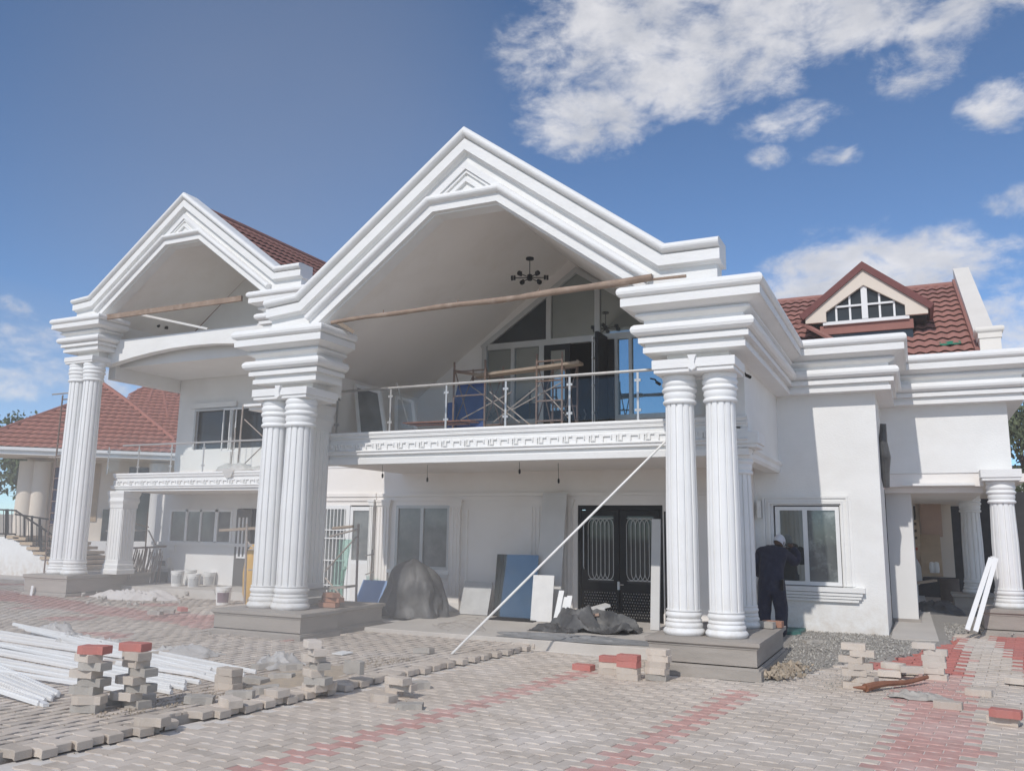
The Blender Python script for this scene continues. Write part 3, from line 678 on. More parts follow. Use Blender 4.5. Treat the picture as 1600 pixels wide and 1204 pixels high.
# wing wall with window (flush with the end of the portico side wall)
hb(wall_holes(-2.45, -.5, -.1, 4.5, 14.6, 14.8, [(-2.15, -1.12, .84, 2.13)]), 'wall', WHITE)
mb = MB(); mb.box(-.55, -.5, 14.802, 16.5, -.1, 4.5); mb.box(-.58, 1.5, 16.5, 16.7, 2.75, 4.5); mb.box(1.3, 1.5, 16.702, 24, 2.75, 4.5); hb(mb, 'wall', WHITE)
mb = MB(); mb.box(-2.23, -2.03, 11.62, 14.598, 2.82, 4.6); hb(mb, 'wall', WHITE)
mb = MB(); mb.box(-2.03, -.62, 14.602, 14.798, 2.9, 3.9)
# left side wall of the upper portico and its back wall with the gable window
mb = MB(); mb.box(-9.34, -9.12, 11.75, 14.6, 2.78, 4.9); hb(mb, 'wall', PLASTER)
apx = -5.63
mb = MB(); mb.prism([(-9.12, 3.2), (-7.62, 3.2), (-7.62, 5.30), (apx, 6.66), (-3.64, 5.30), (-3.64, 3.2), (-2.24, 3.2), (-2.24, 4.7), (-2.9, 4.7), (-5.8, 6.90), (-9.12, 4.38)], 14.6, 14.75); hb(mb, 'wall', PLASTER)
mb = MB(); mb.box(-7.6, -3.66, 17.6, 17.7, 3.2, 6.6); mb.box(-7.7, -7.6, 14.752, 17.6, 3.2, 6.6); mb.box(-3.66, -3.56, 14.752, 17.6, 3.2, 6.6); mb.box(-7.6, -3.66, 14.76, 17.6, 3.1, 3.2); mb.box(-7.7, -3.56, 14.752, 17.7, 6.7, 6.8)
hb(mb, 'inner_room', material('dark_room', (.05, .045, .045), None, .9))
# slab ceilings
mb = MB(); mb.box(-9.4, -2.05, 11.75, 14.6, 2.76, 3.2); hb(mb, 'balcony_slab', PLASTER)
mb = MB(); mb.box(-18.4, -12.0, 15.25, 17.0, 2.50, 2.94); hb(mb, 'balcony_slab', PLASTER)
# L portico: back walls, side walls, beams
hb(wall_holes(-18.45, -12.0, 2.95, 6.75, 17.0, 17.2, [(-17.78, -15.1, 3.72, 4.82)]), 'wall', DUSTYW)
mb = MB(); mb.prism([(-18.45, 6.75), (-12.75, 6.75), (-15.7, 8.9)], 17.0, 17.2); hb(mb, 'wall', DUSTYW)
hb(wall_holes(-19.0, -12.6, -.2, 2.5, 17.0, 17.2, [(-18.45, -16.2, 1.24, 2.1), (-16.05, -14.9, -.2, 2.13)]), 'wall', DUSTYW)
mb = MB(); mb.box(-18.72, -18.47, 14.85, 17.18, 5.36, 6.95); hb(mb, 'side_beam', DUSTYW)
mb = MB(); mb.box(-18.468, -12.67, 15.10, 16.99, 5.68, 5.8); hb(mb, 'soffit', DUSTYW)  # added soffit of guessed depth, keeps the upper back wall shaded
mb = MB(); mb.box(-18.468, -12.67, 14.98, 15.098, 5.68, 6.12); hb(mb, 'added_shade_beam', DUSTYW)  # made-up beam, stops the sun patch showing under the arch
mb = MB(); mb.box(-12.66, -12.42, 14.5, 17.2, -.1, 6.9); mb.box(-12.44, -12.3, 14.46, 14.7, .1, 4.0); hb(mb, 'wall', PLASTER)
mb = MB(); arcp = [(-18.62, 5.66), (-18.2, 5.74), (-17.6, 5.83), (-17.0, 5.90), (-16.3, 5.955), (-15.6, 5.97), (-14.9, 5.955), (-14.2, 5.90), (-13.6, 5.83), (-13.0, 5.74), (-12.6, 5.66), (-12.6, 6.31), (-18.62, 6.31)]
mb.prism(arcp, 14.62, 14.84); hb(mb, 'arched_beam', WHITE)
# upper bay between the two porticos
mb = MB(); mb.box(-12.3, -9.36, 14.52, 14.7, 2.91, 5.2); hb(mb, 'wall', DUSTYW)
mb = MB(); mb.box(-12.66, -9.4, 14.72, 17, 2.45, 2.9); hb(mb, 'balcony_slab', PLASTER)
# roofs behind the gables
def roof_side(x_r, z_r, x_e, z_e, y0, y1):
    mb = MB(); mb.add([(x_r, y0, z_r), (x_r, y1, z_r), (x_e, y1, z_e), (x_e, y0, z_e), (x_r, y0, z_r-.1), (x_r, y1, z_r-.1), (x_e, y1, z_e-.1), (x_e, y0, z_e-.1)], [(0, 1, 2, 3), (7, 6, 5, 4), (0, 3, 7, 4), (1, 5, 6, 2), (3, 2, 6, 7), (0, 4, 5, 1)]); return mb
hb(roof_side(-5.80, 7.36, -8.9, 5.0, 10.74, 18), 'roof_deck', TILE); hb(roof_side(-5.80, 7.36, -2.6, 5.0, 10.74, 18), 'roof_deck', TILE)
hb(roof_side(-15.70, 9.40, -18.9, 7.0, 14.48, 19.7), 'roof_deck', TILE)
# --- tiled slopes
def tile_geo(w, d, h=.035, t=.05, n=6):
    vs = []; fs = []
    for j, (y, zo) in enumerate(((0, t), (d*1.02, 0.002))):
        for i in range(n+1):
            u = i/n; z = h*(.5-.5*math.cos(2*math.pi*u))**.8; vs.append(((u-.5)*w, y, z+zo))
    for i in range(n+1): u = i/n; vs.append(((u-.5)*w, 0.0, h*(.5-.5*math.cos(2*math.pi*u))**.8+t-.018))
    m = n+1
    for i in range(n): fs += [(i, i+1, m+i+1, m+i), (2*m+i, 2*m+i+1, i+1, i)]
    return vs, fs
def tiled(parent, org, u, v, poly, w, d, mat, bare=None, h=.035, only=None, limit=300):
    """rows of wavy tiles on the plane org + a*u + b*v, kept where the centre lies in poly [(a, b)]"""
    u, v = Vector(u).normalized(), Vector(v).normalized(); nrm = u.cross(v); geo = tile_geo(w, d, h); me = mesh_of('tile', geo, mat)
    me.polygons.foreach_set('use_smooth', [True]*len(geo[1])); R = Matrix((u, v, nrm)).transposed()
    def inside(a, b):
        r = False; n = len(poly)
        for i in range(n):
            (x1, y1), (x2, y2) = poly[i], poly[(i+1) % n]
            if (y1 > b) != (y2 > b) and a < (x2-x1)*(b-y1)/(y2-y1)+x1: r = not r
        return r
    amin = min(p[0] for p in poly); amax = max(p[0] for p in poly); bmin = min(p[1] for p in poly); bmax = max(p[1] for p in poly); spots = []
    for j in range(int((bmax-bmin)/d)+2):
        for i in range(int((amax-amin)/w)+2):
            a, b = amin+(i+.5)*w, bmin+j*d
            if inside(a, b+d*.5): spots.append(Vector(org)+u*a+v*b)
    off = parent.location if parent.parent is None else parent.location+parent.parent.location
    spots = [p for p in spots if in_frame(p.x, p.y, p.z, 20)]; spots.sort(key=lambda p: (p-EYE).length)
    for p in spots[:limit]:
        o = bpy.data.objects.new('tile', me); C.objects.link(o); o.parent = parent; mw = R.to_4x4(); mw.translation = p-off; o.matrix_local = mw
    if spots[limit:]:
        mb = MB()
        for p in spots[limit:]: mb.add([p-off+R @ Vector(q) for q in geo[0]], geo[1])
        o = mb.build('far_tiles', mat, parent, True); o['kind'] = 'stuff'
# right wing roof
RP = math.atan(.51); ro = Vector((-4.6, 17.15, 4.86)); rv = Vector((0, math.cos(RP), math.sin(RP)))
mb = MB(); mb.add([(-4.6, 17.15, 4.84), (1.27, 17.15, 4.84), (1.27, 23.0, 4.84+5.85*.51), (-4.6, 23.0, 4.84+5.85*.51), (-4.6, 28, 4.9), (1.27, 28, 4.9)], [(0, 1, 2, 3), (3, 2, 5, 4), (1, 5, 2)]); wing_roof = hb(mb, 'roof', TILE)
wing_roof.location = (0, 0, 0)
tiled(wing_roof, ro, (1, 0, 0), rv, [(0, 0), (5.82, 0), (5.82, 6.5), (0, 6.5)], .215, .47, TILE)
mb = MB(); mb.tube([(-4.6, 23.0, 4.87+5.85*.51), (1.27, 23.0, 4.87+5.85*.51)], .09, 8); hb(mb, 'ridge_cap', TILE, wing_roof)
# verge parapet
vx0, vx1 = 1.22, 1.52
mb = MB(); mb.add([(vx0, 17.1, 4.84), (vx1, 17.1, 4.84), (vx1, 23.2, 8.06), (vx0, 23.2, 8.06), (vx0, 17.1, 4.5), (vx1, 17.1, 4.5), (vx1, 23.2, 4.5), (vx0, 23.2, 4.5)], [(0, 1, 2, 3), (4, 5, 1, 0), (5, 6, 2, 1), (6, 7, 3, 2), (7, 4, 0, 3), (4, 7, 6, 5)])
vp_ = at(1497, 425, X=1.25); 
PALE = material('pale_parapet', (.76, .72, .66), (.70, .66, .60), .85, scale=1.5, bump=.3, bscale=30)
hb(mb, 'verge_parapet', PALE)
mb = MB(); mb.add([(vx0-.02, 17.6, 5.32), (vx1+.03, 17.6, 5.32), (vx1+.03, 23.3, 8.36), (vx0-.02, 23.3, 8.36), (vx0-.02, 17.6, 4.9), (vx1+.03, 17.6, 4.9), (vx1+.03, 23.3, 7.4), (vx0-.02, 23.3, 7.4)], [(0, 1, 2, 3), (4, 5, 1, 0), (5, 6, 2, 1), (6, 7, 3, 2), (7, 4, 0, 3), (4, 7, 6, 5)]); hb(mb, 'verge_coping', PALE)
mb = MB(); mb.box(1.22, 1.56, 17.12, 17.62, 4.8, 5.36); hb(mb, 'verge_pier', PALE)
mb = MB(); sweep([(1.22, 17.62), (1.22, 17.12), (1.56, 17.12), (1.56, 17.62)], [(0, 5.22), (.02, 5.22), (.02, 5.32), (.03, 5.32)]+arc_pts(.03, 5.33, .03, 5.43, .035, 5)+[(0, 5.44)], closed=True, mb=mb); hb(mb, 'pier_moulding', PALE)
mb = MB(); p1 = Vector((1.19, 17.2, 4.98)); p2 = Vector((1.19, 23, 4.98+5.8*.51)); mb.bar(p1, p2, .09, .12); hb(mb, 'flashing', TILE, wing_roof)
# valley strip left of the dormer
mb = MB(); mb.bar(at(1247, 502, Y=18.9), at(1302, 531, Y=18.0), .14, .05); hb(mb, 'valley_strip', TILE, wing_roof)
# dormer
DYf = 18.7
def P2(px, py, Y): p = at(px, py, Y=Y); return (p.x, p.z)
apx_, le, re = P2(1350, 421, DYf), P2(1259, 494, DYf), P2(1450, 487, DYf)
cx_ = apx_[0]; hw = (re[0]-le[0])/2; ez = (le[1]+re[1])/2; cx_ = (le[0]+re[0])/2
mb = MB(); Lp = [(cx_-hw, ez+.13), (cx_, apx_[1]), (cx_+hw, ez+.13)]
mb.prism([(cx_-hw, ez-.12), (cx_-hw, ez+.14), (cx_, apx_[1]), (cx_+hw, ez+.14), (cx_+hw, ez-.12), (cx_+hw-.42, ez-.12), (cx_+hw-.42, ez+.10), (cx_, apx_[1]-.36), (cx_-hw+.42, ez+.10), (cx_-hw+.42, ez-.12)], DYf-.1, DYf); dorm = hb(mb, 'dormer', CREAM)
def sub(mb, nm, mat, par, smooth=False):
    off = par.location+(par.parent.location if par.parent else Vector())
    mb.v = [(a-off.x, b-off.y, e-off.z) for a, b, e in mb.v]; return mb.build(nm, mat, par, smooth)
mb = MB(); band([(cx_-hw-.12, ez+.06), (cx_, apx_[1]+.14), (cx_+hw+.12, ez+.06)], 0, .13, DYf-.16, DYf+3.2, mb); sub(mb, 'roof', material('dark_red_ridge', (.15, .04, .035), None, .6), dorm)
mb = MB(); mb.prism([(cx_-hw+.30, ez-.6), (cx_-hw+.30, ez+.2), (cx_, apx_[1]-.2), (cx_+hw-.30, ez+.2), (cx_+hw-.30, ez-.6)], DYf+.03, DYf+2.0); sub(mb, 'cheek', DARKGL, dorm)
wb = ez-.10; mb = MB(); x0, x1 = cx_-hw+.38, cx_+hw-.38; f0 = DYf-.03
mb.box(x0-.03, x1+.03, f0-.05, f0+.05, wb-.09, wb-.02); sub(mb, 'sill', ALU, dorm)
fr = MB(); ah = apx_[1]-.36; fr.box(cx_-.06, cx_+.06, f0-.02, f0+.03, wb, ah)
for k, s in ((.36, .3), (.70, .25)):
    for sg in (-1, 1):
        x = cx_+sg*(x1-cx_)*k; zt = wb+(ah-wb)*(1-k*.72) if k < .8 else wb+.3; fr.box(x-.02, x+.02, f0+.012, f0+.03, wb, zt)
fr.box(x0+.25, x1-.25, f0-.016, f0+.016, wb+.28, wb+.32); sub(fr, 'window_frame', ALU, dorm)
mb = MB(); mb.box(x0+.03, x1-.03, DYf+.01, DYf+.028, wb-.02, wb+.25); mb.box(cx_-hw+.02, cx_+hw-.02, DYf+.10, DYf+.6, ez-.16, ez+.02); sub(mb, 'pane', DARKGL, dorm)
mb = MB(); mb.box(x0-.1, x1+.1, DYf-.02, DYf+.04, wb-.28, wb-.09); sub(mb, 'apron', TILE, dorm)
# L wing tiled slope seen over its gable
LR = math.atan(.75); mb = MB(); lr = hb(roof_side(-15.70, 9.45, -12.2, 9.45-3.5*.75, 14.48, 19.8), 'roof', TILE)
tiled(lr, (-12.2, 14.5, 9.49-3.5*.75), (0, 1, 0), Vector((-math.cos(LR), 0, math.sin(LR))), [(0, 0), (5.3, 0), (5.3, 4.3), (0, 4.3)], .215, .42, TILE)
mb = MB(); mb.tube([(-15.70, 14.6, 9.5), (-15.7, 19.8, 9.5)], .08, 8); hb(mb, 'ridge_cap', TILE, lr)

# ------------------------------------------------------------------ pedestals and columns
pedestal(-3.04, -1.73, 10.22, 12.35, 0, .43); pedestal(-9.78, -8.09, 9.98, 10.9, 0, .43); pedestal(-9.7, -8.2, 10.92, 12.25, .0, .43)
pedestal(-19.75, -18.2, 13.85, 16.3, -.16, .46)
column(house, -2.68, 10.62, .43, 3.70, .25); column(house, -2.16, 10.62, .43, 3.70, .25); abacus(house, -2.95, -1.90, 10.28, 10.95, 3.70, 3.82)
column(house, -9.26, 10.55, .43, 3.70, .28); column(house, -8.73, 10.50, .43, 3.70, .29); abacus(house, -9.54, -8.44, 10.24, 11.05, 3.705, 3.825)
column(house, -19.12, 14.33, .46, 5.72, .30); column(house, -18.60, 14.33, .46, 5.72, .30); abacus(house, -19.4, -18.36, 14.05, 14.7, 5.72, 5.84, False)
column(house, -2.20, 11.86, .43, 2.86, .24); abacus(house, -2.5, -1.86, 11.58, 12.1, 2.86, 3.02, False)
def pier(x0, x1, y0, y1, z0, z1):
    mb = MB(); mb.box(x0, x1, y0, y1, z0, z1)
    for k in range(5):
        x = x0+.04+(x1-x0-.08)*k/4; mb.box(x-.012, x+.012, y0-.012, y0+.01, z0+.35, z1-.45); y = y0+.04+(y1-y0-.08)*k/4; mb.box(x1-.01, x1+.012, y-.012, y+.012, z0+.35, z1-.45)
    o = hb(mb, 'pier', WHITE); mb = MB(); w = MB()
    sweep([(x0, y1), (x0, y0), (x1, y0), (x1, y1)], [(-.02, z0), (.05, z0), (.055, z0+.10), (.03, z0+.13), (.035, z0+.22), (.015, z0+.26), (.015, z0+.33), (-.02, z0+.34)], closed=True, mb=w); sub(w, 'base', WHITE, o)
    w = MB(); sweep([(x0, y1), (x0, y0), (x1, y0), (x1, y1)], [(-.02, z1-.42), (.015, z1-.42), (.02, z1-.33), (.05, z1-.25), (.03, z1-.16), (.06, z1-.06), (.06, z1), (-.02, z1)], closed=True, mb=w); sub(w, 'capital', WHITE, o)
pier(-9.45, -9.0, 11.1, 11.6, .43, 3.70); pier(-18.36, -17.9, 14.98, 15.4, .46, 2.5)
# column and pedestal under the far right wing
pedestal(.86, 1.90, 16.0, 17.05, .02, .52); column(house, 1.30, 16.42, .52, 2.64, .25); abacus(house, 1.0, 1.60, 16.12, 16.75, 2.64, 2.78, False)
cx2 = at(1518, 830, Y=20.6).x; pedestal(cx2-.45, cx2+.45, 20.1, 21.0, .05, .5); column(house, cx2, 20.6, .5, 2.60, .25)
mb = MB(); mb.box(-.5, 1.06, 16.72, 24, 2.42, 2.62); mb.box(-.5, 1.06, 16.52, 16.71, 2.52, 2.748); mb.box(1.06, 1.7, 16.72, 24, 2.60, 2.74); hb(mb, 'porch_ceiling', PLASTER)
mb = MB(); mb.box(-.2, .93, 16.40, 16.5, 2.53, 2.57); hb(mb, 'fascia_strip', WHITE)
mb = MB(); mb.box(-.5, -.08, 16.9, 24, .0, 2.42); hb(mb, 'wall', DUSTYW)
mb = MB(); mb.box(-.5, -.04, 16.88, 19, .12, .22); hb(mb, 'skirting', BLOCKW)

# ------------------------------------------------------------------ balcony edges with fret band
def balcony_edge(path, z1, lower=True):
    z0 = z1-.39
    pr = [(-.05, z1)]+arc_pts(.04, z1-.055, .03, z1-.002, .02, 5)[::-1]+[(.035, z1-.06), (.035, z1-.075)]+arc_pts(.02, z1-.115, .02, z1-.078, .02, 4)[::-1]+[(.005, z1-.12), (.005, z1-.15), (-.005, z1-.155), (-.005, z1-.175), (.03, z1-.18), (.03, z1-.305), (.045, z1-.31)]
    pr += arc_pts(.06, z1-.345, .05, z1-.312, .025, 4)[::-1]+[(.055, z1-.35), (.055, z1-.385), (-.02, z1-.39)]
    mb = MB(); sweep(path, pr[::-1], mb=mb); e = hb(mb, 'balcony_edge', TRIM)
    if lower:
        mb = MB(); sweep(path[-2:], [(-.2, z1-.54), (.02, z1-.54), (.03, z1-.45), (-.2, z1-.45)], mb=mb); hb(mb, 'lower_fascia', WHITE)
    return e
e1 = balcony_edge([(-9.5, 11.64), (-9.48, 11.62), (-2.0, 11.62)], 3.25)
mb = MB(); mb.box(-9.4, -2.1, 11.62, 11.76, 2.78, 3.24); hb(mb, 'slab_front', WHITE)
e2 = balcony_edge([(-18.4, 17), (-18.4, 15.1), (-12.7, 15.1)], 2.95, False)
mb = MB(); mb.box(-18.38, -12.7, 15.1, 15.26, 2.5, 2.94); hb(mb, 'slab_front', WHITE)
def fret(parent, x0, x1, y, zc):
    a = MB(); a.box(-.055, .055, -.012, 0, .012, .026); a.box(-.055, -.041, -.012, 0, -.03, .012); a.box(.041, .055, -.012, 0, -.012, .012)
    b = MB(); b.box(-.06, -.02, -.012, 0, .018, .03); b.box(-.06, -.048, -.012, 0, -.03, .018); b.box(-.035, -.022, -.012, 0, -.03, .018); b.box(-.035, .02, -.012, 0, -.03, -.018); b.box(.008, .02, -.012, 0, -.018, .03); b.box(.008, .06, -.012, 0, .018, .03)
    ma = ob = None; x = x0; k = 0; proto = {}
    off = parent.location+parent.parent.location
    while x < x1:
        key = k % 2
        if key not in proto:
            o = (a if key else b).build('fret', WHITE, parent); proto[key] = o
        else: o = linkcopy(proto[key], parent)
        o.location = (x-off.x, y-off.y, zc-off.z); o.scale = (1.3, 2.4, 1.5); x += .208; k += 1
fret(e1, -9.2, -2.4, 11.592, 3.25-.243); fret(e2, -18.2, -12.8, 15.072, 2.95-.243)
# side moulding under the upper side wall
mb = MB(); sweep([(-2.03, 11.95), (-2.03, 14.6)], [(-.2, 2.66), (.0, 2.66), (.03, 2.70), (.03, 2.76), (.06, 2.80), (.06, 2.84), (.0, 2.86), (-.2, 2.86)], mb=mb); hb(mb, 'side_moulding', WHITE)

# ------------------------------------------------------------------ ground floor trim
mb = MB()
def hstrip(x0, x1, z0, z1, y=GY, d=.04): mb.box(x0, x1, y-d, y+.01, z0, z1)
hstrip(-9.95, -2.5, 2.22, 2.30, d=.03); hstrip(-9.95, -2.5, 2.302, 2.36, d=.055)
hstrip(-12.3, -9.97, 2.22, 2.30, d=.03); hstrip(-12.3, -9.97, 2.302, 2.37, d=.055)
hb(mb, 'architrave', PLASTER)
def pilaster(x0, x1, z0, z1, y=GY, base=True, mat=WHITE):
    mb = MB(); mb.box(x0, x1, y-.06, y+.01, z0, z1); n = max(2, round((x1-x0)/.075))
    for k in range(n+1):
        x = x0+(x1-x0)*k/n; mb.box(max(x0, x-.012), min(x1, x+.012), y-.075, y-.058, z0+.3, z1-.13)
    o = hb(mb, 'pilaster', mat)
    w = MB(); w.box(x0-.03, x1+.03, y-.10, y-.002, z0, z0+.17); w.box(x0-.015, x1+.015, y-.085, y-.003, z0+.17, z0+.28); sub(w, 'base', mat, o)
    w = MB(); w.box(x0-.02, x1+.02, y-.085, y-.004, z1-.10, z1-.03); w.box(x0-.035, x1+.035, y-.10, y-.005, z1-.03, z1+.02); sub(w, 'capital', mat, o)
pilaster(-9.92, -9.62, .13, 2.22, mat=PLASTER); pilaster(-8.22, -7.98, .13, 2.22, mat=PLASTER); pilaster(-6.02, -5.66, .13, 2.22, mat=PLASTER); pilaster(-3.95, -3.6, .13, 2.22, mat=PLASTER)
pilaster(-10.50+.44, -9.97, .13, 2.22, y=GY-.06, mat=WHITE); pilaster(-6.40, -6.16, .13, 2.22, mat=PLASTER)
mb = MB()
for a, b, c, d in ((-7.9, -6.48, .25, .31), (-7.9, -6.48, 2.05, 2.11), (-7.9, -7.84, .31, 2.05), (-6.54, -6.48, .31, 2.05)): mb.box(a, b, GY-.02, GY+.01, c, d)
hb(mb, 'wall_panel_moulding', PLASTER)

# ------------------------------------------------------------------ windows and doors of the house
def rects(y0, y1, lst):
    mb = MB()
    for a, b, c, d in lst: mb.box(a, b, y0, y1, c, d)
    return mb
def window(name, frame, panes, y, mat=ALU, glass=DARKGL, depth=.06, extra=None, label=None):
    w = hb(rects(y-depth, y, frame), name, mat)
    if label: w['label'] = label
    for p in panes: sub(rects(y-.03, y-.018, [p]), 'pane', glass, w)
    return w
# gable window of the upper portico
TYP = 14.60
gw = MB()
for a, b, c, d in ((-7.62, -7.52, 3.2, 5.28), (-7.5, -3.75, 5.17, 5.29), (-7.52, -6.38, 3.66, 3.76), (-6.98, -6.91, 3.76, 5.17), (-6.38, -6.28, 3.2, 5.17), (-4.80, -3.66, 3.66, 3.76), (-4.59, -4.53, 3.76, 5.17), (-3.76, -3.66, 3.76, 5.17), (-4.86, -4.80, 3.2, 5.17)): gw.box(a, b, TYP-.09, TYP-.002, c, d)
gw.box(-6.24, -6.14, TYP-.088, TYP-.003, 5.29, 6.20); gw.box(-5.25, -5.15, TYP-.088, TYP-.003, 5.29, 6.28)
band([(-7.66, 5.27), (-5.63, 6.66), (-3.60, 5.27)], 0, .10, TYP-.095, TYP, gw)
gwin = hb(gw, 'gable_window', ALUG)
def pane(poly, mat=MIRGL, y=TYP-.04):
    mb = MB(); mb.prism(poly, y, y+.012); return sub(mb, 'pane', mat, gwin)
GREYGL = material('grey_mirror_glass', (.30, .33, .32), (.27, .30, .29), .03, metal=.85, scale=1)
pane([(-7.52, 3.76), (-6.98, 3.76), (-6.98, 5.17), (-7.52, 5.17)], GREYGL); pane([(-6.91, 3.76), (-6.38, 3.76), (-6.38, 5.17), (-6.91, 5.17)], GREYGL)
pane([(-7.5, 5.29), (-6.24, 5.29), (-6.24, 6.16)], DARKGL); pane([(-6.14, 5.29), (-5.25, 5.29), (-5.25, 6.30), (-5.63, 6.56), (-6.14, 6.21)], GREYGL)
pane([(-5.15, 5.29), (-3.75, 5.29), (-5.15, 6.24)], GREYGL); pane([(-4.80, 3.76), (-4.59, 3.76), (-4.59, 5.17), (-4.80, 5.17)]); pane([(-4.53, 3.76), (-3.76, 3.76), (-3.76, 5.17), (-4.53, 5.17)])
gr = MB()
for k in range(1, 7):
    x = -7.5+k*.18; gr.box(x-.008, x+.008, TYP-.02, TYP-.005, 5.29, 5.29+(x+7.5)*.69)
for z in (5.62, 5.92): gr.box(-7.5+(z-5.29)/.69, -6.24, TYP-.02, TYP-.005, z-.008, z+.008)
sub(gr, 'grille', BLACK, gwin)
dl = sub(rects(TYP-.08, TYP-.02, [(-6.28, -6.15, 3.2, 5.17), (-5.85, -5.74, 3.2, 5.17), (-6.15, -5.85, 5.06, 5.17), (-6.15, -5.85, 3.2, 3.9)]), 'door_leaf', BLACK, gwin)
mb = MB(); mb.box(-6.15, -5.85, TYP-.06, TYP-.05, 3.9, 5.06); sub(mb, 'pane', GREYGL, gwin)
mb = MB(); yy = [14.05, 14.5]
for z in (3.25, 3.75, 4.25, 4.75, 5.12): mb.box(-5.13, -5.10, 14.02, 14.5, z-.015, z+.015)
for y in (14.03, 14.14, 14.26, 14.38, 14.49): mb.box(-5.125, -5.105, y-.012, y+.012, 3.2, 5.14)
sub(mb, 'security_grille', ALU, gwin)
mb = MB(); mb.box(-5.05, -4.99, 13.98, 14.5, 3.2, 5.22); sub(mb, 'door_leaf', BLACK, gwin)
mb = MB(); mb.box(-4.985, -4.86, 14.48, 14.52, 3.2, 5.17); sub(mb, 'door_leaf', BLACK, gwin)
mb = MB(); mb.tube([(-5.6, 14.9, 3.95), (-5.57, 14.9, 3.85), (-5.6, 14.9, 3.75)], .012, 5); sub(mb, 'handle', STEEL, gwin)
# ground windows
window('window', [(-9.50, -9.44, .88, 2.13), (-8.31, -8.25, .88, 2.13), (-9.44, -8.31, 2.07, 2.13), (-9.44, -8.31, .88, .94), (-8.92, -8.85, .94, 2.07)], [(-9.44, -8.92, .94, 2.07), (-8.85, -8.31, .94, 2.07)], GY+.06, ALUG, DUSTGL)
mb = MB(); mb.box(-9.62, -8.2, GY-.10, GY-.004, .80, .87); mb.box(-9.58, -8.23, GY-.07, GY-.003, .74, .80); hb(mb, 'sill', WHITE)
ww = window('window', [(-2.12, -2.05, .86, 2.11), (-1.19, -1.13, .86, 2.11), (-2.05, -1.19, 2.05, 2.11), (-2.05, -1.19, .86, .92), (-1.69, -1.62, .92, 2.05)], [(-2.05, -1.69, .92, 2.05)], 14.64, ALU, GREYGL, label='white sliding window with dusty reflecting panes')
sub(rects(14.61, 14.62, [(-1.62, -1.19, .92, 2.05)]), 'pane', material('smoke_grey_glass', (.13, .145, .145), (.05, .055, .06), .06, scale=1.2, spec=1.0, dirt=(.42, .45, .44), dirt_amt=.9, dscale=1.6), ww)  # pale blotches painted in for a cloud-like reflection
mb = MB()
def frame_ring(mb, x0, x1, z0, z1, t, y0, y1, bottom=True):
    mb.box(x0, x0+t, y0, y1, z0, z1-t-.001); mb.box(x1-t, x1, y0, y1, z0, z1-t-.001); mb.box(x0, x1, y0, y1, z1-t, z1)
for k, (o, t, d) in enumerate(((.0, .05, .012), (.052, .035, .045), (.09, .05, .025), (.145, .03, .055), (.178, .02, .02))): frame_ring(mb, -2.37+o, -.94-o*.9, .86, 2.33-o, t, 14.6-d, 14.602)
sr = hb(mb, 'window_surround', WHITE)
mb = MB(); mb.box(-2.42, -.80, 14.49, 14.603, .77, .845); mb.box(-2.38, -.84, 14.51, 14.604, .715, .762); mb.box(-2.34, -.86, 14.525, 14.605, .668, .708); mb.box(-2.31, -.90, 14.54, 14.606, .62, .66); hb(mb, 'sill', WHITE)
# grilled window and grey door of the left bay
w = window('window', [(-11.45, -11.38, .1, 2.13), (-10.72, -10.62, .1, 2.13), (-11.38, -10.72, 2.05, 2.13)], [(-11.38, -10.72, .2, 2.05)], GY+.04, ALU, DUSTGL)
mb = MB()
for k in range(8): x = -11.36+k*.09; mb.box(x-.008, x+.008, GY-.05, GY-.03, .3, 2.05)
for z in (.5, 1.0, 1.45, 1.62): mb.box(-11.4, -10.7, GY-.055, GY-.025, z-.01, z+.01)
sub(mb, 'grille', ALU, w)
w = window('door', [(-10.60, -10.53, .1, 2.10), (-10.12, -10.06, .1, 2.10), (-10.53, -10.12, 2.02, 2.10), (-10.53, -10.12, .95, 1.02)], [(-10.53, -10.12, 1.02, 2.02)], GY+.03, ALU, DUSTGL); sub(rects(GY-.03, GY+.02, [(-10.53, -10.12, .1, .95)]), 'panel', DUSTYW, w)
# left portico ground window, door, meter boxes
window('window', [(-18.45, -18.38, 1.2, 2.1), (-17.86, -17.78, 1.2, 2.1), (-17.34, -17.28, 1.2, 2.1), (-16.80, -16.70, 1.2, 2.1), (-16.26, -16.2, 1.2, 2.1), (-18.38, -16.26, 2.04, 2.1), (-18.38, -16.26, 1.2, 1.26)], [(-18.38, -17.86, 1.26, 2.04), (-17.78, -17.34, 1.26, 2.04), (-17.28, -16.80, 1.26, 2.04), (-16.70, -16.26, 1.26, 2.04)], 17.04, ALU, DUSTGL)
mb = MB(); mb.box(-19.0, -15.0, 16.93, 17.003, 1.15, 1.235); hb(mb, 'sill', DUSTYW)
mb = MB(); mb.box(-16.05, -15.55, 16.98, 17.03, .16, 2.1); d = hb(mb, 'door', material('dark_grey_door', (.12, .115, .11), None, .6)); sub(rects(16.95, 16.978, [(-15.95, -15.9, .9, 1.9), (-15.82, -15.77, .9, 1.9), (-15.70, -15.65, .9, 1.9), (-15.95, -15.65, .86, .9)]), 'grille', ALU, d)
mb = MB(); mb.box(-15.55, -14.9, 17.05, 17.15, .16, 2.1); hb(mb, 'door', DARKW)
for a, c, s, m in ((-18.72, .52, .38, DUSTYW), (-18.85, .05, .62, STONE)):
    mb = MB(); mb.box(a, a+s*1.1, 16.9, 17.0, c, c+s*.75); o = hb(mb, 'meter_box', m); sub(rects(16.885, 16.899, [(a+.08, a+s*1.1-.08, c+.08, c+s*.75-.08)]), 'door', DUSTGL, o)
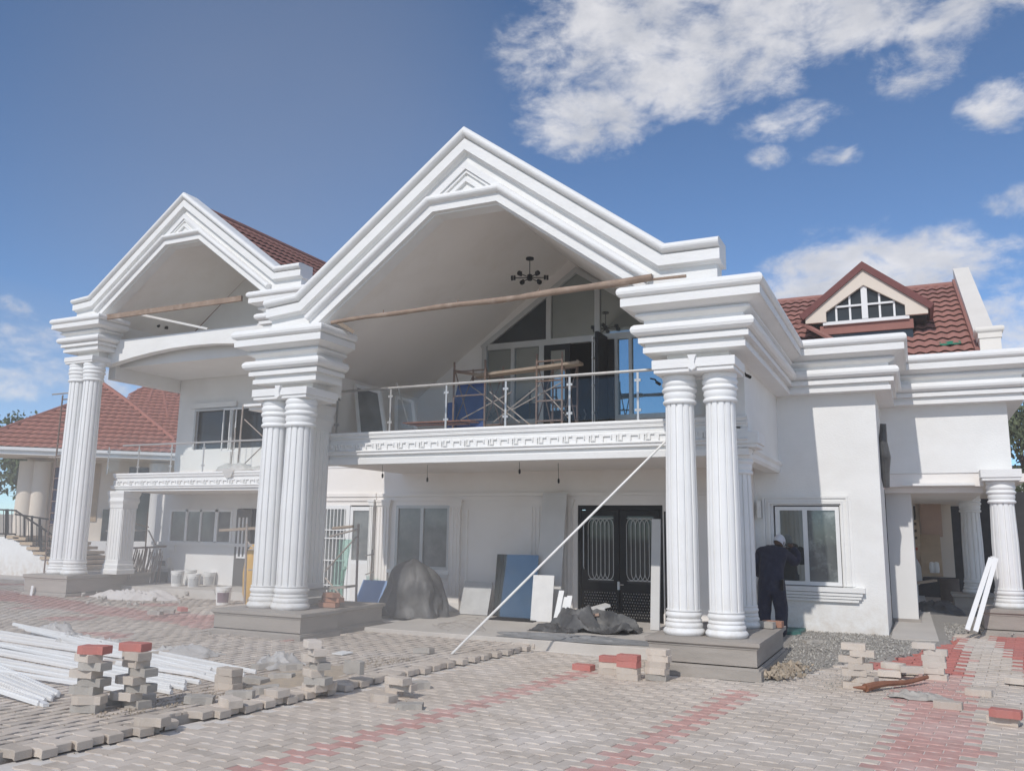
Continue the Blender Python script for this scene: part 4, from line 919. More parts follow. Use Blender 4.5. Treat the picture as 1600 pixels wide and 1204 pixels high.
mb = MB(); mb.box(-18.42, -18.15, 16.96, 17.0, .98, 1.15); hb(mb, 'notice', PAINTW)
# left portico upper window (dark, one leaf open)
w = window('window', [(-17.78, -17.72, 3.72, 4.82), (-15.16, -15.1, 3.72, 4.82), (-17.72, -15.16, 4.76, 4.82), (-16.45, -16.38, 3.72, 4.76)], [], 17.0, ALUG)
sub(rects(17.06, 17.07, [(-17.74, -15.14, 3.72, 4.8)]), 'pane', DARKGL, w)
mb = MB()
for a in (-16.35, -16.12, -15.92, -15.72):
    mb.box(a, a+.02, 16.55, 16.58, 3.6, 4.7)
for z in (3.6, 4.7): mb.box(-16.35, -15.70, 16.55, 16.58, z-.02, z+.02)
sub(mb, 'open_grille', ALU, w)
mb = MB(); mb.box(-17.95, -16.3, 16.93, 17.0, 4.84, 4.98); mb.box(-18.0, -16.4, 16.95, 17.0, 3.1, 3.7); hb(mb, 'window_hood', DUSTYW)
mb = MB(); mb.box(-12.72, -12.3, 13.6, 14.46, 4.10, 4.17); mb.box(-12.78, -12.3, 13.5, 14.46, 4.17, 4.22); hb(mb, 'bracket_moulding', WHITE)
# main door
door = hb(rects(GY+.02, GY+.08, [(-5.58, -4.0, 2.05, 2.13), (-5.58, -5.52, .13, 2.05), (-4.06, -4.0, .13, 2.05)]), 'main_door', BLACK)
for a, b, h in ((-5.51, -4.805, 1), (-4.79, -4.07, -1)):
    lf = sub(rects(GY+.025, GY+.065, [(a, b, .15, .78), (a, b, 1.94, 2.04), (a, a+.13, .78, 1.94), (b-.10, b, .78, 1.94)]), 'door_leaf', BLACK, door)
    gx0, gx1 = a+.13, b-.10
    mb = MB(); mb.box(gx0, gx1, GY+.05, GY+.058, .78, 1.94); sub(mb, 'pane', DARKGL, door)
    mb = MB(); n = 6; st = (gx1-gx0)/n
    for k in range(n-1):
        x0, x1 = gx0+st*k, gx0+st*(k+2); pts = []
        for q in range(7): t = q/6*math.pi/2; pts.append((x0+(x1-x0)/2*(1-math.cos(t)), GY+.012, 1.76+.13*math.sin(t)))
        pts2 = [(x1-(p[0]-x0), p[1], p[2]) for p in pts[::-1]]; top = pts+pts2[1:]; bot = [(p[0], p[1], 2.72-p[2]) for p in top]
        mb.tube(top, .006, 4); mb.tube(bot, .006, 4); 
    for k in range(n+1): x = gx0+st*k; mb.tube([(x, GY+.012, .96), (x, GY+.012, 1.76)], .006, 4)
    for z in (1.90, .82): mb.tube([(gx0, GY+.014, z), (gx1, GY+.014, z)], .005, 4)
    sub(mb, 'scroll_grille', material('white_grille_paint', (.62, .62, .60), None, .5), door)
    mb = MB()
    for i in range(13):
        for j in range(9): 
            x = a+.06+i*.047+(j % 2)*.023; z = .2+j*.05
            if x < b-.04: mb.lathe([(.012, 0), (.001, .012)], (0, 0, 0), 4); 
    mb2 = MB()
    for i in range(13):
        for j in range(9):
            x = a+.06+i*.047+(j % 2)*.023; z = .2+j*.05
            if x < b-.04: mb2.add([(x-.013, GY+.025, z), (x, GY+.025, z-.013), (x+.013, GY+.025, z), (x, GY+.025, z+.013), (x, GY+.010, z)], [(0, 1, 4), (1, 2, 4), (2, 3, 4), (3, 0, 4)])
    sub(mb2, 'studs', STEEL, door)['kind'] = 'stuff'
mb = MB(); mb.box(-4.83, -4.79, GY-.005, GY+.024, .66, .80); mb.tube([(-4.81, GY-.005, .75), (-4.81, GY-.03, .75), (-4.71, GY-.03, .75)], .008, 5); sub(mb, 'handle', STEEL, door)
mb = MB(); mb.tube([(-5.45, GY-.01, 1.0), (-5.45, GY-.04, 1.05), (-5.45, GY-.04, 1.75), (-5.45, GY-.01, 1.8)], .01, 6); sub(mb, 'pull_bar', STEEL, door)
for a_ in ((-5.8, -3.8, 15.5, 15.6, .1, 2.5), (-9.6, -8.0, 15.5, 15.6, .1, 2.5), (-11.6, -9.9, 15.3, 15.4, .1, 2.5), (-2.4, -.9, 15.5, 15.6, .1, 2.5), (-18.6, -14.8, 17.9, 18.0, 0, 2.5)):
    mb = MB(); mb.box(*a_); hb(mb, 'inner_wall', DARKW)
# lamp holders and cameras fixed on the house
for i, (px, py, Y) in enumerate(((597, 742, 12.4), (667, 748, 12.6), (811, 735, 12.0), (872, 750, 12.8))):
    p = at(px, py, Y=Y); mb = MB(); mb.tube([(p.x, p.y, 2.76), (p.x+.01, p.y, p.z+.03)], .004, 4); mb.lathe([(.012, 0), (.018, .02), (.018, .06), (.008, .08)], (p.x+.01, p.y, p.z-.05), 8); hb(mb, 'bulb_holder', BLACK)
for px, py, Y in ((1166, 586, 11.3), (1026, 597, 11.3)):
    p = at(px, py, Y=Y); mb = MB(); mb.tube([p+Vector((-.09, 0, .06)), p+Vector((-.02, 0, .04)), p], .012, 6); mb.tube([p, p+Vector((.06, -.05, -.04))], .022, 8); hb(mb, 'camera', BLACK)
mb = MB(); p = at(1183, 795, Y=14.3); mb.box(p.x-.03, p.x+.03, 14.45, 14.6, p.z-.14, p.z+.14); hb(mb, 'wall_socket_box', PAINTW)

# ------------------------------------------------------------------ balcony railings
def railing(name, label, p0, p1, z0, h, xs, group=None, ret=None):
    r = thing(name, label, 'railing', (p0[0], p0[1], z0), group=group)
    mb = MB(); mb.tube([(p0[0], p0[1], z0+h), (p1[0], p1[1], z0+h)], .022, 8); sub(mb, 'handrail', STEEL, r, True)
    proto = None
    for x in xs:
        if proto is None:
            m = MB(); m.box(-.016, .016, -.008, .008, 0, h-.02)
            proto = m.build('post', STEEL, r); proto.location = (x-p0[0], 0, 0)
            for zz in (.16, h-.14):
                for s in (-1, 1): m = MB(); m.box(-.016, .016, -.014, .014, -.018, .018); c = m.build('clamp', STEEL, proto); c.location = (s*.03, 0, zz)
        else:
            o = copy_tree(proto, r); o.location = (x-p0[0], 0, 0)
    ed = [p0[0]]+list(xs)+[p1[0]]
    for a, b in zip(ed, ed[1:]):
        if b-a < .12: continue
        m = MB(); m.box(a+.03-p0[0], b-.03-p0[0], -.004, .004, .05, h-.07); m.build('glass_panel', RAILGL, r)
    return r
xs = [at(px, 640, Y=11.72).x for px in (527, 610, 697, 790, 890, 997)]
railing('balcony_railing', 'stainless steel and clear glass railing along the central upper balcony', (-9.08, 11.72), (-2.45, 11.72), 3.25, .74, xs)
xs = [at(px, 710, Y=15.2).x for px in (170, 217, 268, 318)]
railing('balcony_railing', 'stainless steel and glass railing on the lower balcony of the left portico', (-18.35, 15.2), (-12.8, 15.2), 2.95, .72, xs)

# ================================================================== loose things
def obj(name, mb, mat, label, cat, group=None, smooth=False, kind=None):
    """a one-mesh thing, its origin moved to its own base"""
    xs = [v[0] for v in mb.v]; ys = [v[1] for v in mb.v]; zs = [v[2] for v in mb.v]
    c = Vector(((min(xs)+max(xs))/2, (min(ys)+max(ys))/2, min(zs)))
    mb.v = [(x-c.x, y-c.y, z-c.z) for x, y, z in mb.v]; o = mb.build(name, mat, None, smooth); o.location = c
    return tag(o, label, cat, group, kind)
def slab(pts4, t, nrm=None):
    """board from four corner points with thickness t"""
    p = [Vector(q) for q in pts4]; n = (p[1]-p[0]).cross(p[3]-p[0]).normalized()*t; mb = MB()
    return mb.add(p+[q+n for q in p], [(0, 1, 2, 3), (7, 6, 5, 4), (0, 4, 5, 1), (1, 5, 6, 2), (2, 6, 7, 3), (3, 7, 4, 0)])
def lean(px0, px1, pyb, pyt, Yb, Yt, t=.02, zb=None):
    """panel leaning on a wall: foot line at depth Yb, head line at depth Yt"""
    a, b = at(px0, pyb, Y=Yb), at(px1, pyb, Y=Yb); z = zb if zb is not None else (a.z+b.z)/2
    c = at((px0+px1)/2, pyt, Y=Yt); return slab([(a.x, Yb, z), (b.x, Yb, z), (b.x, Yt, c.z), (a.x, Yt, c.z)], t)
# poles across the gables
mb = MB(); a, b = at(518, 504, Y=10.2), at(1019, 434, Y=10.2); pts = [a+(b-a)*t+Vector((0, 0, .012*math.sin(t*7)+.007*math.sin(t*19))) for t in [i/16 for i in range(17)]]
mb.tube(pts, [.030+.020*i/16+.004*math.sin(i*2.3) for i in range(17)], 9)
for t in (3, 7, 11): mb.tube([pts[t], pts[t]+Vector((.02, -.03, .07))], [.014, .006], 5)
obj('timber_pole', mb, WOOD, 'long rough timber pole lying across the opening of the central gable', 'pole', smooth=True)
mb = MB(); a, b = at(1015, 437, Y=10.3), at(1072, 431, Y=10.3); mb.tube([a, b], [.018, .022], 7); obj('wooden_stick', mb, WOOD, 'thin stick poking out past the right end of the gable pole', 'stick')
mb = MB(); mb.bar(at(818, 461, Y=10.3), at(868, 452, Y=10.3), .05, .025); obj('wooden_batten', mb, PLANK, 'short pale batten lying on top of the central gable pole', 'batten')
mb = MB(); mb.bar(at(525, 502, Y=10.55), at(553, 519, Y=10.75), .03, .06); obj('wooden_batten', mb, PLANK, 'small plank end sticking out beside the left foot of the central gable', 'batten')
mb = MB(); mb.bar(at(150, 498, Y=14.1), at(378, 466, Y=14.1), .06, .12); obj('timber_beam', mb, WOOD, 'sawn timber beam lying across the opening of the left gable', 'beam')
mb = MB(); mb.bar(at(222, 492, Y=14.3), at(325, 514, Y=14.96), .10, .05); obj('timber_plank', mb, DUSTYW, 'plank running back from the left gable beam to the arched beam', 'plank')
# chandeliers
def chandelier(label, top, hub, arms, r):
    t = thing('chandelier', label, 'chandelier', hub); h = Vector(hub); mb = MB()
    mb.lathe([(.07, 0), (.07, .03), (.02, .04)], (0, 0, top[2]-hub[2]-.04), 14); sub_ = mb.build('ceiling_plate', BLACK, t)
    mb = MB(); mb.tube([(0, 0, top[2]-hub[2]-.03), (0, 0, .03)], .007, 6); mb.build('rod', BLACK, t)
    mb = MB(); mb.lathe([(.03, -.05), (.045, -.04), (.045, .05), (.03, .06)], (0, 0, 0), 10); mb.build('hub', BLACK, t)
    for k in range(arms):
        a = 2*math.pi*k/arms+.35; d = Vector((math.cos(a), math.sin(a), 0)); mb = MB(); mb.tube([d*.03, d*r], .008, 6); o = mb.build('arm', BLACK, t)
        s = MB(); s.tube([d*(r-.01)+Vector((0, 0, -.035)), d*(r-.01)+Vector((0, 0, .04))], .02, 8); s.tube([d*(r+.015), d*(r+.05)], .042, 10); s.build('lamp_head', BLACK, o)
    return t
a, b = at(828, 402, Y=12.6), at(827, 434, Y=12.6); chandelier('black metal six armed chandelier hanging under the central gable ceiling', (a.x, 12.6, a.z), (a.x, 12.6, b.z), 6, .27)
b = at(247, 512, Y=16.0); chandelier('small dark chandelier hanging inside the left portico above the arched beam', (b.x, 16, b.z+.35), (b.x, 16, b.z), 6, .22)

# leaning rod, wire coil
mb = MB(); a, b = at(1041, 688, Y=11.35), at(706, 1021, Z=TZ); mb.tube([a, b], .016, 8); obj('white_pipe', mb, PAINTW, 'long straight white pipe leaning from the paving up to the balcony edge', 'pipe', smooth=True)
mb = MB(); c = at(712, 985, Z=.10)
for k in range(5):
    r = .28+.07*rnd.random(); pts = [c+Vector((r*math.cos(t)*1.1+.08*k*.5, r*math.sin(t)*.9, .05+.05*math.sin(t*2+k)+.12*max(0, math.sin(t+k)))) for t in [i*2*math.pi/22 for i in range(23)]]; mb.tube(pts, .0022, 4)
obj('wire_coil', mb, SCAFG, 'loose coil of thin wire lying on the veranda edge', 'wire')

# panels, boards and sheets against the front wall
obj('stone_sheet', lean(718, 762, 958, 908, 14.0, 14.2, .025, .135), STONE, 'square grey stone panel leaning on the white wall left of the mirror', 'panel')
m = lean(770, 836, 961, 866, 13.85, 14.0, .012, .15); mir = obj('mirror_sheet', m, MIRD, 'tall dark blue mirror sheet standing on the veranda against the wall', 'mirror')
mb = MB(); q = at(800, 962, Y=13.5); mb.box(q.x-.45, q.x+.42, 13.45, 13.95, .13, .15); mb.bar((q.x-.3, 13.5, .165), (q.x+.3, 13.5, .165), .1, .03); obj('timber_support', mb, BLACK, 'dark timber strip lying under the mirror sheet', 'timber')
obj('white_board', lean(835, 874, 966, 770, 13.95, 14.30, .02, .135), BOARD, 'tall narrow pale board leaning beside the main door pillar', 'board')
obj('white_board', lean(829, 862, 968, 898, 13.6, 13.72, .015, .135), material('bright_board', (.74, .73, .71), None, .7), 'short white board standing in front of the tall narrow one', 'board')
for k, (x, yb, yt) in enumerate(((868, 964, 922), (876, 966, 932), (884, 965, 930))):
    obj('white_strip', lean(x-5, x+3, yb, yt, 13.1+.04*k, 13.4, .012, .135), ALU, ('leftmost', 'middle', 'rightmost')[k]+' of three short white strips leaning by the folded tarp', 'strip')
for k in range(4):
    a = at(893+4*k, 955, Y=13.0); mb = MB(); R = Euler((0, -.08-.06*k, .2*k)).to_matrix(); mb.obox((a.x+.16, 13.1+.08*k, .19+.05*k+.09), (.42, .30, .04), R)
    obj('flat_stone_slab', mb, PINKB if k < 2 else BOARD, ('lowest', 'second', 'third', 'topmost')[k]+' of the flat slabs stacked in front of the black door', 'slab')
obj('door_board', lean(1017, 1031, 976, 811, 13.45, 13.62, .04, .135), BOARD, 'tall grey board standing upright against the right side of the black door', 'board')
mb = MB(); q = at(1040, 975, Y=13.6); mb.box(q.x, q.x+.03, 13.6, 13.68, .13, 2.0); obj('black_bar', mb, BLACK, 'thin black bar standing right of the tall grey board', 'bar')
o = crumple('black_tarp', TARP, at(925, 968, Y=12.9).x, 12.9, .132, (.80, .45), .30, .05, 3.1, nx=90, ny=60, sc=.85); tag(o, 'crumpled black tarpaulin heaped in front of the main door', 'tarpaulin')
o = crumple('black_tarp', TARP, at(868, 975, Y=12.5).x, 12.5, .131, (.40, .22), .07, .08, 8.4, nx=30, ny=20); tag(o, 'low flap of black tarpaulin trailing to the left of the heap', 'tarpaulin')
o = crumple('grey_sheet', GTARP, at(897, 993, Y=11.75).x, 11.75, .133, (1.2, .36), .035, .015, 5.7, nx=60, ny=24); tag(o, 'dusty grey plastic sheet spread flat along the veranda edge', 'sheet')
# covered heap by the left window
hx = at(654, 950, Y=13.4).x; mb = MB(); vs = []; fs = []; nx, ny = 80, 56
for j in range(ny+1):
    t = j/ny
    for i in range(nx):
        a = 2*math.pi*i/nx; r = (max(0, 1-t**3.2))**.55*.92+.02; fold = 1+.10*math.sin(a*7+2*noise.noise(Vector((a, t*2, 0))))*(1-t)+.20*noise.noise(Vector((math.cos(a)*1.6, math.sin(a)*1.6, t*2.6)))+.10*(1-2*abs(noise.noise(Vector((math.cos(a)*3.4, math.sin(a)*3.4, t*.8)))))*(1.1-t)+.035*(1-2*abs(noise.noise(Vector((math.cos(a)*8, math.sin(a)*8, t*2)))))
        zz = .12+.98*t*(1+.10*noise.noise(Vector((math.cos(a), math.sin(a), 5)))); vs.append((hx+.62*r*fold*math.cos(a)-.14*t, 13.35+.42*r*fold*math.sin(a), zz))
for j in range(ny):
    for i in range(nx): k = (i+1) % nx; fs.append((j*nx+i, j*nx+k, (j+1)*nx+k, (j+1)*nx+i))
fs.append(tuple(ny*nx+i for i in range(nx))); mb.add(vs, fs)
obj('covered_heap', mb, TARP, 'waist high heap covered with dusty black plastic in front of the left window', 'covered heap', smooth=True)
obj('blue_board', lean(549, 592, 952, 906, 13.0, 13.35, .02, .125), BLUEB, 'blue board leaning beside the plastic covered heap', 'board')
mb = MB(); a = at(598, 952, Y=13.1); b = at(607, 906, Y=13.3)
for dxx in (0, .12): mb.tube([(a.x+dxx, 13.1, .12), (b.x+dxx, 13.3, .78)], .014, 6)
for t in (.15, .5, .85): p = Vector((a.x, 13.1, .12)).lerp(Vector((b.x, 13.3, .78)), t); mb.tube([p, p+Vector((.12, 0, 0))], .01, 6)
obj('steel_stand', mb, SCAFG, 'short two legged steel stand between the blue board and the covered heap', 'stand')
obj('green_glass', lean(511, 531, 930, 842, 13.2, 13.5, .012, .2), GREENGL, 'tall green tinted glass sheet standing behind the central left columns', 'glass')
mb = MB(); a = at(575, 955, Z=.1); mb.box(a.x-.55, a.x+.5, a.y-.15, a.y+.25, .125, .16); obj('orange_board', mb, PINKB, 'flat orange brown board on the floor beside the blue board', 'board')
mb = MB(); a = at(534, 925, Y=13.4); mb.tube([(a.x, 13.4, .2), (a.x, 13.4, .85), (a.x+.06, 13.4, .92)], .035, 8); obj('white_drain_pipe', mb, PAINTW, 'short white drain pipe standing beside the green glass sheet', 'pipe', smooth=True)
# bricks and boards on the second pedestal of the central left pier
for k, (dx_, dy_, dz_) in enumerate(((0, 0, 0), (.05, .05, .075), (-.25, .3, 0), (-.2, .3, .08), (.02, .02, .15))):
    mb = MB(); mb.obox((-8.42+dx_, 11.05+dy_, .47+dz_), (.30, .14, .068), Euler((0, 0, .1-.12*k)).to_matrix())
    obj('brick', mb, BRICK if k != 2 else PINKB, ('lowest front', 'second front', 'lowest rear', 'upper rear', 'topmost')[k]+' brick of the little pile on the central left pedestal', 'brick')
mb = MB(); mb.obox((-8.55, 11.3, .71), (.62, .4, .035), Euler((0, -.10, .2)).to_matrix()); obj('plank', mb, CEMENT, 'weathered board laid over the bricks on the central left pedestal', 'board')
mb = MB(); p = at(1197, 981, Z=.43); mb.obox((p.x-.01, p.y+.02, .475), (.24, .12, .08), Euler((0, 0, -.2)).to_matrix()); obj('grey_block', mb, BLOCKM, 'grey brown block lying at the rear of the nearest pedestal', 'block')
mb = MB(); mb.obox((p.x+.06, p.y+.19, .475), (.26, .13, .08), Euler((0, 0, -.1)).to_matrix()); obj('brick', mb, BRICK, 'orange clay brick behind the grey block on the nearest pedestal', 'brick')

# ------------------------------------------------------------------ loose pavers
LG = paver_geo(.25, .13, .068, 0.0, .014, .004); k_ = len(LG[0])//3; LG[1].append(tuple(range(3*k_-1, 2*k_-1, -1)))
BM_G, BM_R, BM_P = mesh_of('loose_grey', LG, PAVG), mesh_of('loose_red', LG, PAVRB), mesh_of('loose_brown', LG, BLOCKM)
ORD = ['bottom', 'second from bottom', 'third from bottom', 'fourth from bottom', 'fifth from bottom', 'sixth from bottom', 'seventh from bottom', 'eighth from bottom', 'ninth from bottom']
def block(x, y, ztop, a, me, label, group=None, tilt=(0, 0)):
    o = bpy.data.objects.new('loose_paver', me); C.objects.link(o); o.location = (x, y, ztop); o.rotation_euler = (tilt[0], tilt[1], a)
    return tag(o, label, 'paver', group)
def stack(px, py, z0, cols, where, group, jit=.015, ang=-.1, ajit=.08, off=None):
    p = at(px, py, Z=z0)
    for i, c in enumerate(cols):
        n = len(cols); pos = 'topmost' if i == n-1 else ORD[i]; cn = {'r': 'red', 'g': 'grey', 'b': 'brownish'}[c]
        dx = dy = 0
        if off: dx, dy = off[i % len(off)]
        block(p.x+rnd.uniform(-jit, jit)+dx, p.y+rnd.uniform(-jit, jit)+dy+.05, z0+.069*(i+1), ang+rnd.uniform(-ajit, ajit), {'r': BM_R, 'g': BM_G, 'b': BM_P}[c], '%s %s paver %s' % (pos, cn, where), group)
stack(953, 1053, 0, 'ggr', 'of the short stack next to the single red one', 'stacked pavers left of the nearest pedestal')
stack(981, 1062, 0, 'ggrr', 'of the red and grey stack by the nearest pedestal', 'stacked pavers left of the nearest pedestal')
stack(1027, 1063, 0, 'bgggg', 'of the all grey stack touching the nearest pedestal', 'stacked pavers left of the nearest pedestal')
p = at(912, 1046, Z=0); block(p.x, p.y, .068, -.15, BM_R, 'single red paver lying left of the stacks by the nearest pedestal')
OFF = [(0, 0), (.05, -.02), (-.04, .02), (.03, .03), (-.05, 0), (.05, .01), (-.01, -.03), (.06, 0)]
stack(128, 1112, TZ, 'bgbbgbgr', 'of the left tower of loose pavers on the terrace', 'two towers of loose pavers on the terrace', .03, .1, .35, OFF)
stack(198, 1107, TZ, 'bgbgbggr', 'of the right tower of loose pavers on the terrace', 'two towers of loose pavers on the terrace', .025, .05, .3, OFF[3:]+OFF[:3])
p = at(160, 1105, Z=TZ); block(p.x, p.y+.2, TZ+.069, .6, BM_P, 'brown paver on the ground between the two towers'); block(p.x+.05, p.y+.4, TZ+.069, -.4, BM_G, 'grey paver on the ground behind the two towers')
stack(484, 1080, TZ, 'gbgbggg', 'of the lone tall tower of pavers near the terrace edge', 'tower of pavers near the terrace edge', .03, -.2, .5, OFF)
stack(350, 1078, TZ, 'ggg', 'of the neat low stack right of the white profiles', 'low stack of pavers right of the profiles', .01, -.1, .1)
LOOSE = [(375, 1090, 'b', 'broken brown paver in front of the neat low stack'), (415, 1082, 'b', 'grey brown paver in the middle of the scattered group'), (440, 1062, 'b', 'paver tilted on the pile left of the lone tall tower'), (432, 1087, 'g', 'pale paver at the near side of the scattered group'),
 (400, 1068, 'b', 'paver lying flat just right of the neat low stack'), (360, 1102, 'g', 'pale paver lying on the sand near the paving edge'), (455, 1046, 'b', 'paver behind the lone tall tower'), (312, 1098, 'b', 'small broken paver on sand left of the pale one'), (505, 1076, 'g', 'paver leaning at the right foot of the lone tall tower'),
 (410, 1045, 'b', 'big broken stone slab behind the scattered group'), (243, 960, 'b', 'first of the three dark pavers lying far back on the terrace'), (262, 957, 'b', 'second of the three dark pavers lying far back on the terrace'), (285, 954, 'r', 'red paver lying far back on the terrace'),
 (247, 1025, 'g', 'grey paver lying behind the white profiles'), (662, 1020, 'b', 'dark paver left of the foot of the leaning white pipe'), (178, 1040, 'g', 'paver lying on the white profiles')]
for px, py, c, lab in LOOSE:
    p = at(px, py, Z=TZ); block(p.x, p.y, TZ+.069, rnd.uniform(-.9, .9), {'r': BM_R, 'g': BM_G, 'b': BM_P}[c], lab, None, (rnd.uniform(-.12, .12), rnd.uniform(-.1, .1)))
p = at(548, 1064, Z=TZ); o = block(p.x, p.y, TZ+.14, -.2, BM_P, 'dark paver standing on its long edge beside the paving edge', None, (math.pi/2, 0))
for px, py, z, a, c, lab in ((622, 1082, 0, -.1, 'g', 'lowest paver of the small pile on the near side of the paving edge'), (630, 1078, .068, .15, 'g', 'middle paver of the small pile on the near side of the paving edge'), (622, 1068, .137, -.1, 'g', 'top paver of the small pile on the near side of the paving edge'), (652, 1075, 0, .9, 'b', 'paver right of the small pile below the paving edge'),
 (600, 1095, 0, -.1, 'g', 'lone pale paver in front of the small pile on the yard'), (640, 1106, -.02, .5, 'b', 'half sunk paver in the yard in front of the small pile'), (612, 1104, -.05, 0, 'g', 'sunken pale paver in the yard'),
 (226, 1142, 0, -.2, 'b', 'dark paver lying in the gap of the paving edge'), (238, 1132, .07, .3, 'g', 'grey paver standing over the gap of the paving edge'),
 (1530, 1086, 0, -.1, 'g', 'single grey paver lying on the red paving band'), (1568, 1130, 0, -.15, 'g', 'grey paver under the faded red one at the right edge'), (1572, 1120, .069, -.12, 'r', 'faded red paver on top of a grey one at the right edge'), (1592, 1068, .02, -.3, 'g', 'grey paver cut by the right edge of the view'), (1482, 1106, 0, -.05, 'g', 'grey paver lying below the crumpled paper')):
    p = at(px, py, Z=z if z > 0 else 0); block(p.x, p.y, z+.069, a-.1, {'r': BM_R, 'g': BM_G, 'b': BM_P}[c], lab)
OFF2 = [(0, 0), (.1, .02), (.0, 0), (.08, 0), (-.02, .01), (.10, 0), (0, 0)]
stack(1335, 1076, .0, 'ggggggg', 'of the staggered stack on the gravel edge', 'staggered stack of pavers on the gravel', .012, -.1, .25, OFF2)
stack(1462, 1062, .0, 'gggggg', 'of the neat stack beside the bright red paving', 'neat stack of pavers beside the red paving', .012, -.12, .12, [(0, 0), (-.02, 0), (.01, 0), (0, .01), (.02, 0), (-.09, 0)])
for k, (px, py, z, a) in enumerate(((1390, 1056, .0, .1), (1415, 1052, .0, .4), (1396, 1044, .069, -.2), (1425, 1050, .069, .15))): p = at(px, py, Z=.02+z); block(p.x, p.y, .02+z+.069, a-.1, BM_G, ('left lower', 'right lower', 'left upper', 'right upper')[k]+' paver of the low pile between the two right stacks')
for k, (px, py) in enumerate(((1352, 990), (1430, 1001), (1270, 1003))): p = at(px, py, Z=.12); block(p.x, p.y, .15, .3*k, BM_P, ('broken slab on the gravel under the wing wall', 'flat broken slab at the start of the footpath', 'small slab on gravel near the teal tray')[k])
# branch, white strip, paper by the right stacks
mb = MB(); a, b = at(1352, 1074, Z=.05), at(1449, 1058, Z=.07); pts = [a.lerp(b, t)+Vector((0, 0, .012*math.sin(t*7))) for t in [i/8 for i in range(9)]]; mb.tube(pts, [.045, .04, .034, .03, .028, .027, .025, .024, .022], 8); mb.tube([a, a+Vector((-.12, -.03, 0))], [.028, .008], 6)
obj('branch', mb, REDWOOD, 'knotted red brown branch lying on the yard by the right stacks', 'branch', smooth=True)
mb = MB(); mb.bar(at(1320, 1064, Z=.012), at(1368, 1068, Z=.012), .06, .012); obj('white_strip', mb, ALU, 'flat white strip lying on the pavers left of the branch', 'strip')
o = crumple('crumpled_paper', BLOCKM, at(1436, 1090, Z=0).x, at(1436, 1090, Z=0).y, .004, (.30, .17), .05, .03, 2.2, nx=20, ny=14); tag(o, 'creased grey cement bag lying flat in front of the branch', 'bag')
mb = MB(); p = at(535, 1022, Z=TZ); mb.obox((p.x, p.y, TZ+.02), (.19, .19, .012), Euler((.06, 0, -.2)).to_matrix()); obj('white_tile', mb, ALU, 'small square white tile lying on the terrace near the central left pedestal', 'tile')

# ------------------------------------------------------------------ white profiles on the terrace
WP = []
for k in range(17):
    t = k/16; WP.append(((-60+rnd.uniform(-30, 20), 980+48*t+rnd.uniform(-9, 9)), (225+140*(1-t)*rnd.uniform(.7, 1.0)+rnd.uniform(0, 30), 1083-34*(1-t)+rnd.uniform(-12, 6))))
for k in range(8): WP.append(((-60, 1012+7*k+rnd.uniform(-4, 4)), (98-6*k+rnd.uniform(-8, 8), 1084+2.2*k)))
for k in range(4): WP.append(((20+10*k, 975+4*k), (400-18*k, 1050+5*k)))
for k, (a, b) in enumerate(WP):
    z = TZ+.02+.10*(1-abs(k % 10-5)/5)*rnd.random()+(.03 if k > 16 else 0); A, B = at(*a, Z=z), at(*b, Z=TZ+.02)
    mb = MB(); w = rnd.choice((.02, .026, .034)); mb.bar(A, B, w, .028); d = (B-A).normalized(); up = Vector((0, 0, .02)); mb.bar(A+up, B+up, w*.45, .02)
    lab = 'long white aluminium profile in the big bundle lying across the terrace' if k < 17 else ('white aluminium profile of the smaller sheaf pointing to the near left corner' if k < 25 else 'longest white profiles at the far side of the bundle reaching the rubble')
    obj('white_profile', mb, ALU, lab, 'profile', ('bundle of white profiles', 'small sheaf of white profiles', 'far side white profiles')[0 if k < 17 else 1 if k < 25 else 2])
mb = MB(); a, b = at(-60, 1040, Z=TZ+.02), at(72, 1101, Z=TZ+.02); mb.bar(a, b, .05, .03); obj('white_profile', mb, ALU, 'lone white profile nearest to the lower left corner', 'profile')
for k, (px, py, sx, sy, h, sd, lab) in enumerate(((85, 990, .35, .25, .16, 1.0, 'puffed clear plastic bag on the white profiles'), (115, 1003, .3, .2, .12, 2.4, 'second crumpled clear plastic sheet behind the profiles'), (165, 1008, .3, .2, .06, 4.4, 'thin plastic scrap right of the puffed bag'), (285, 1022, .5, .3, .08, 7.1, 'wide crumpled plastic film behind the neat low stack'), (435, 1040, .25, .3, .16, 5.1, 'upright fold of plastic film beside the broken slab'))):
    p = at(px, py, Z=TZ); o = crumple('plastic_film', PLASTIC, p.x, p.y, TZ, (sx, sy), .07, h, sd, nx=22, ny=16); tag(o, lab, 'plastic film')
# ------------------------------------------------------------------ left portico clutter
p = at(205, 936, Z=-.06); o = crumple('plaster_scraps', material('dusty_white_sheet', (.60, .56, .53), (.50, .47, .44), .85, scale=6, bump=.5, bscale=20, bdist=.02), p.x, p.y, -.07, (1.35, .5), .17, .13, 6.6, nx=60, ny=30); tag(o, 'heap of dusty white sheets and plaster scraps beside the left pedestal', 'rubble heap')
mb = MB(); p = at(195, 918, Z=.05); mb.obox((p.x, p.y+.1, .18), (.75, .06, .42), Euler((-.5, .2, -.3)).to_matrix()); obj('grey_board', mb, CEMENT, 'dark grey board sticking out of the white scrap heap', 'board')
rs = MB(); 
for _ in range(45): q = at(rnd.uniform(130, 300), rnd.uniform(925, 948), Z=-.05); stone(rs, q.x, q.y, -.02+rnd.uniform(0, .1), rnd.uniform(.03, .09))
tag(rs.build('rubble', BLOCKM), 'broken plaster lumps around the scrap heap by the left pedestal', 'rubble', kind='stuff')
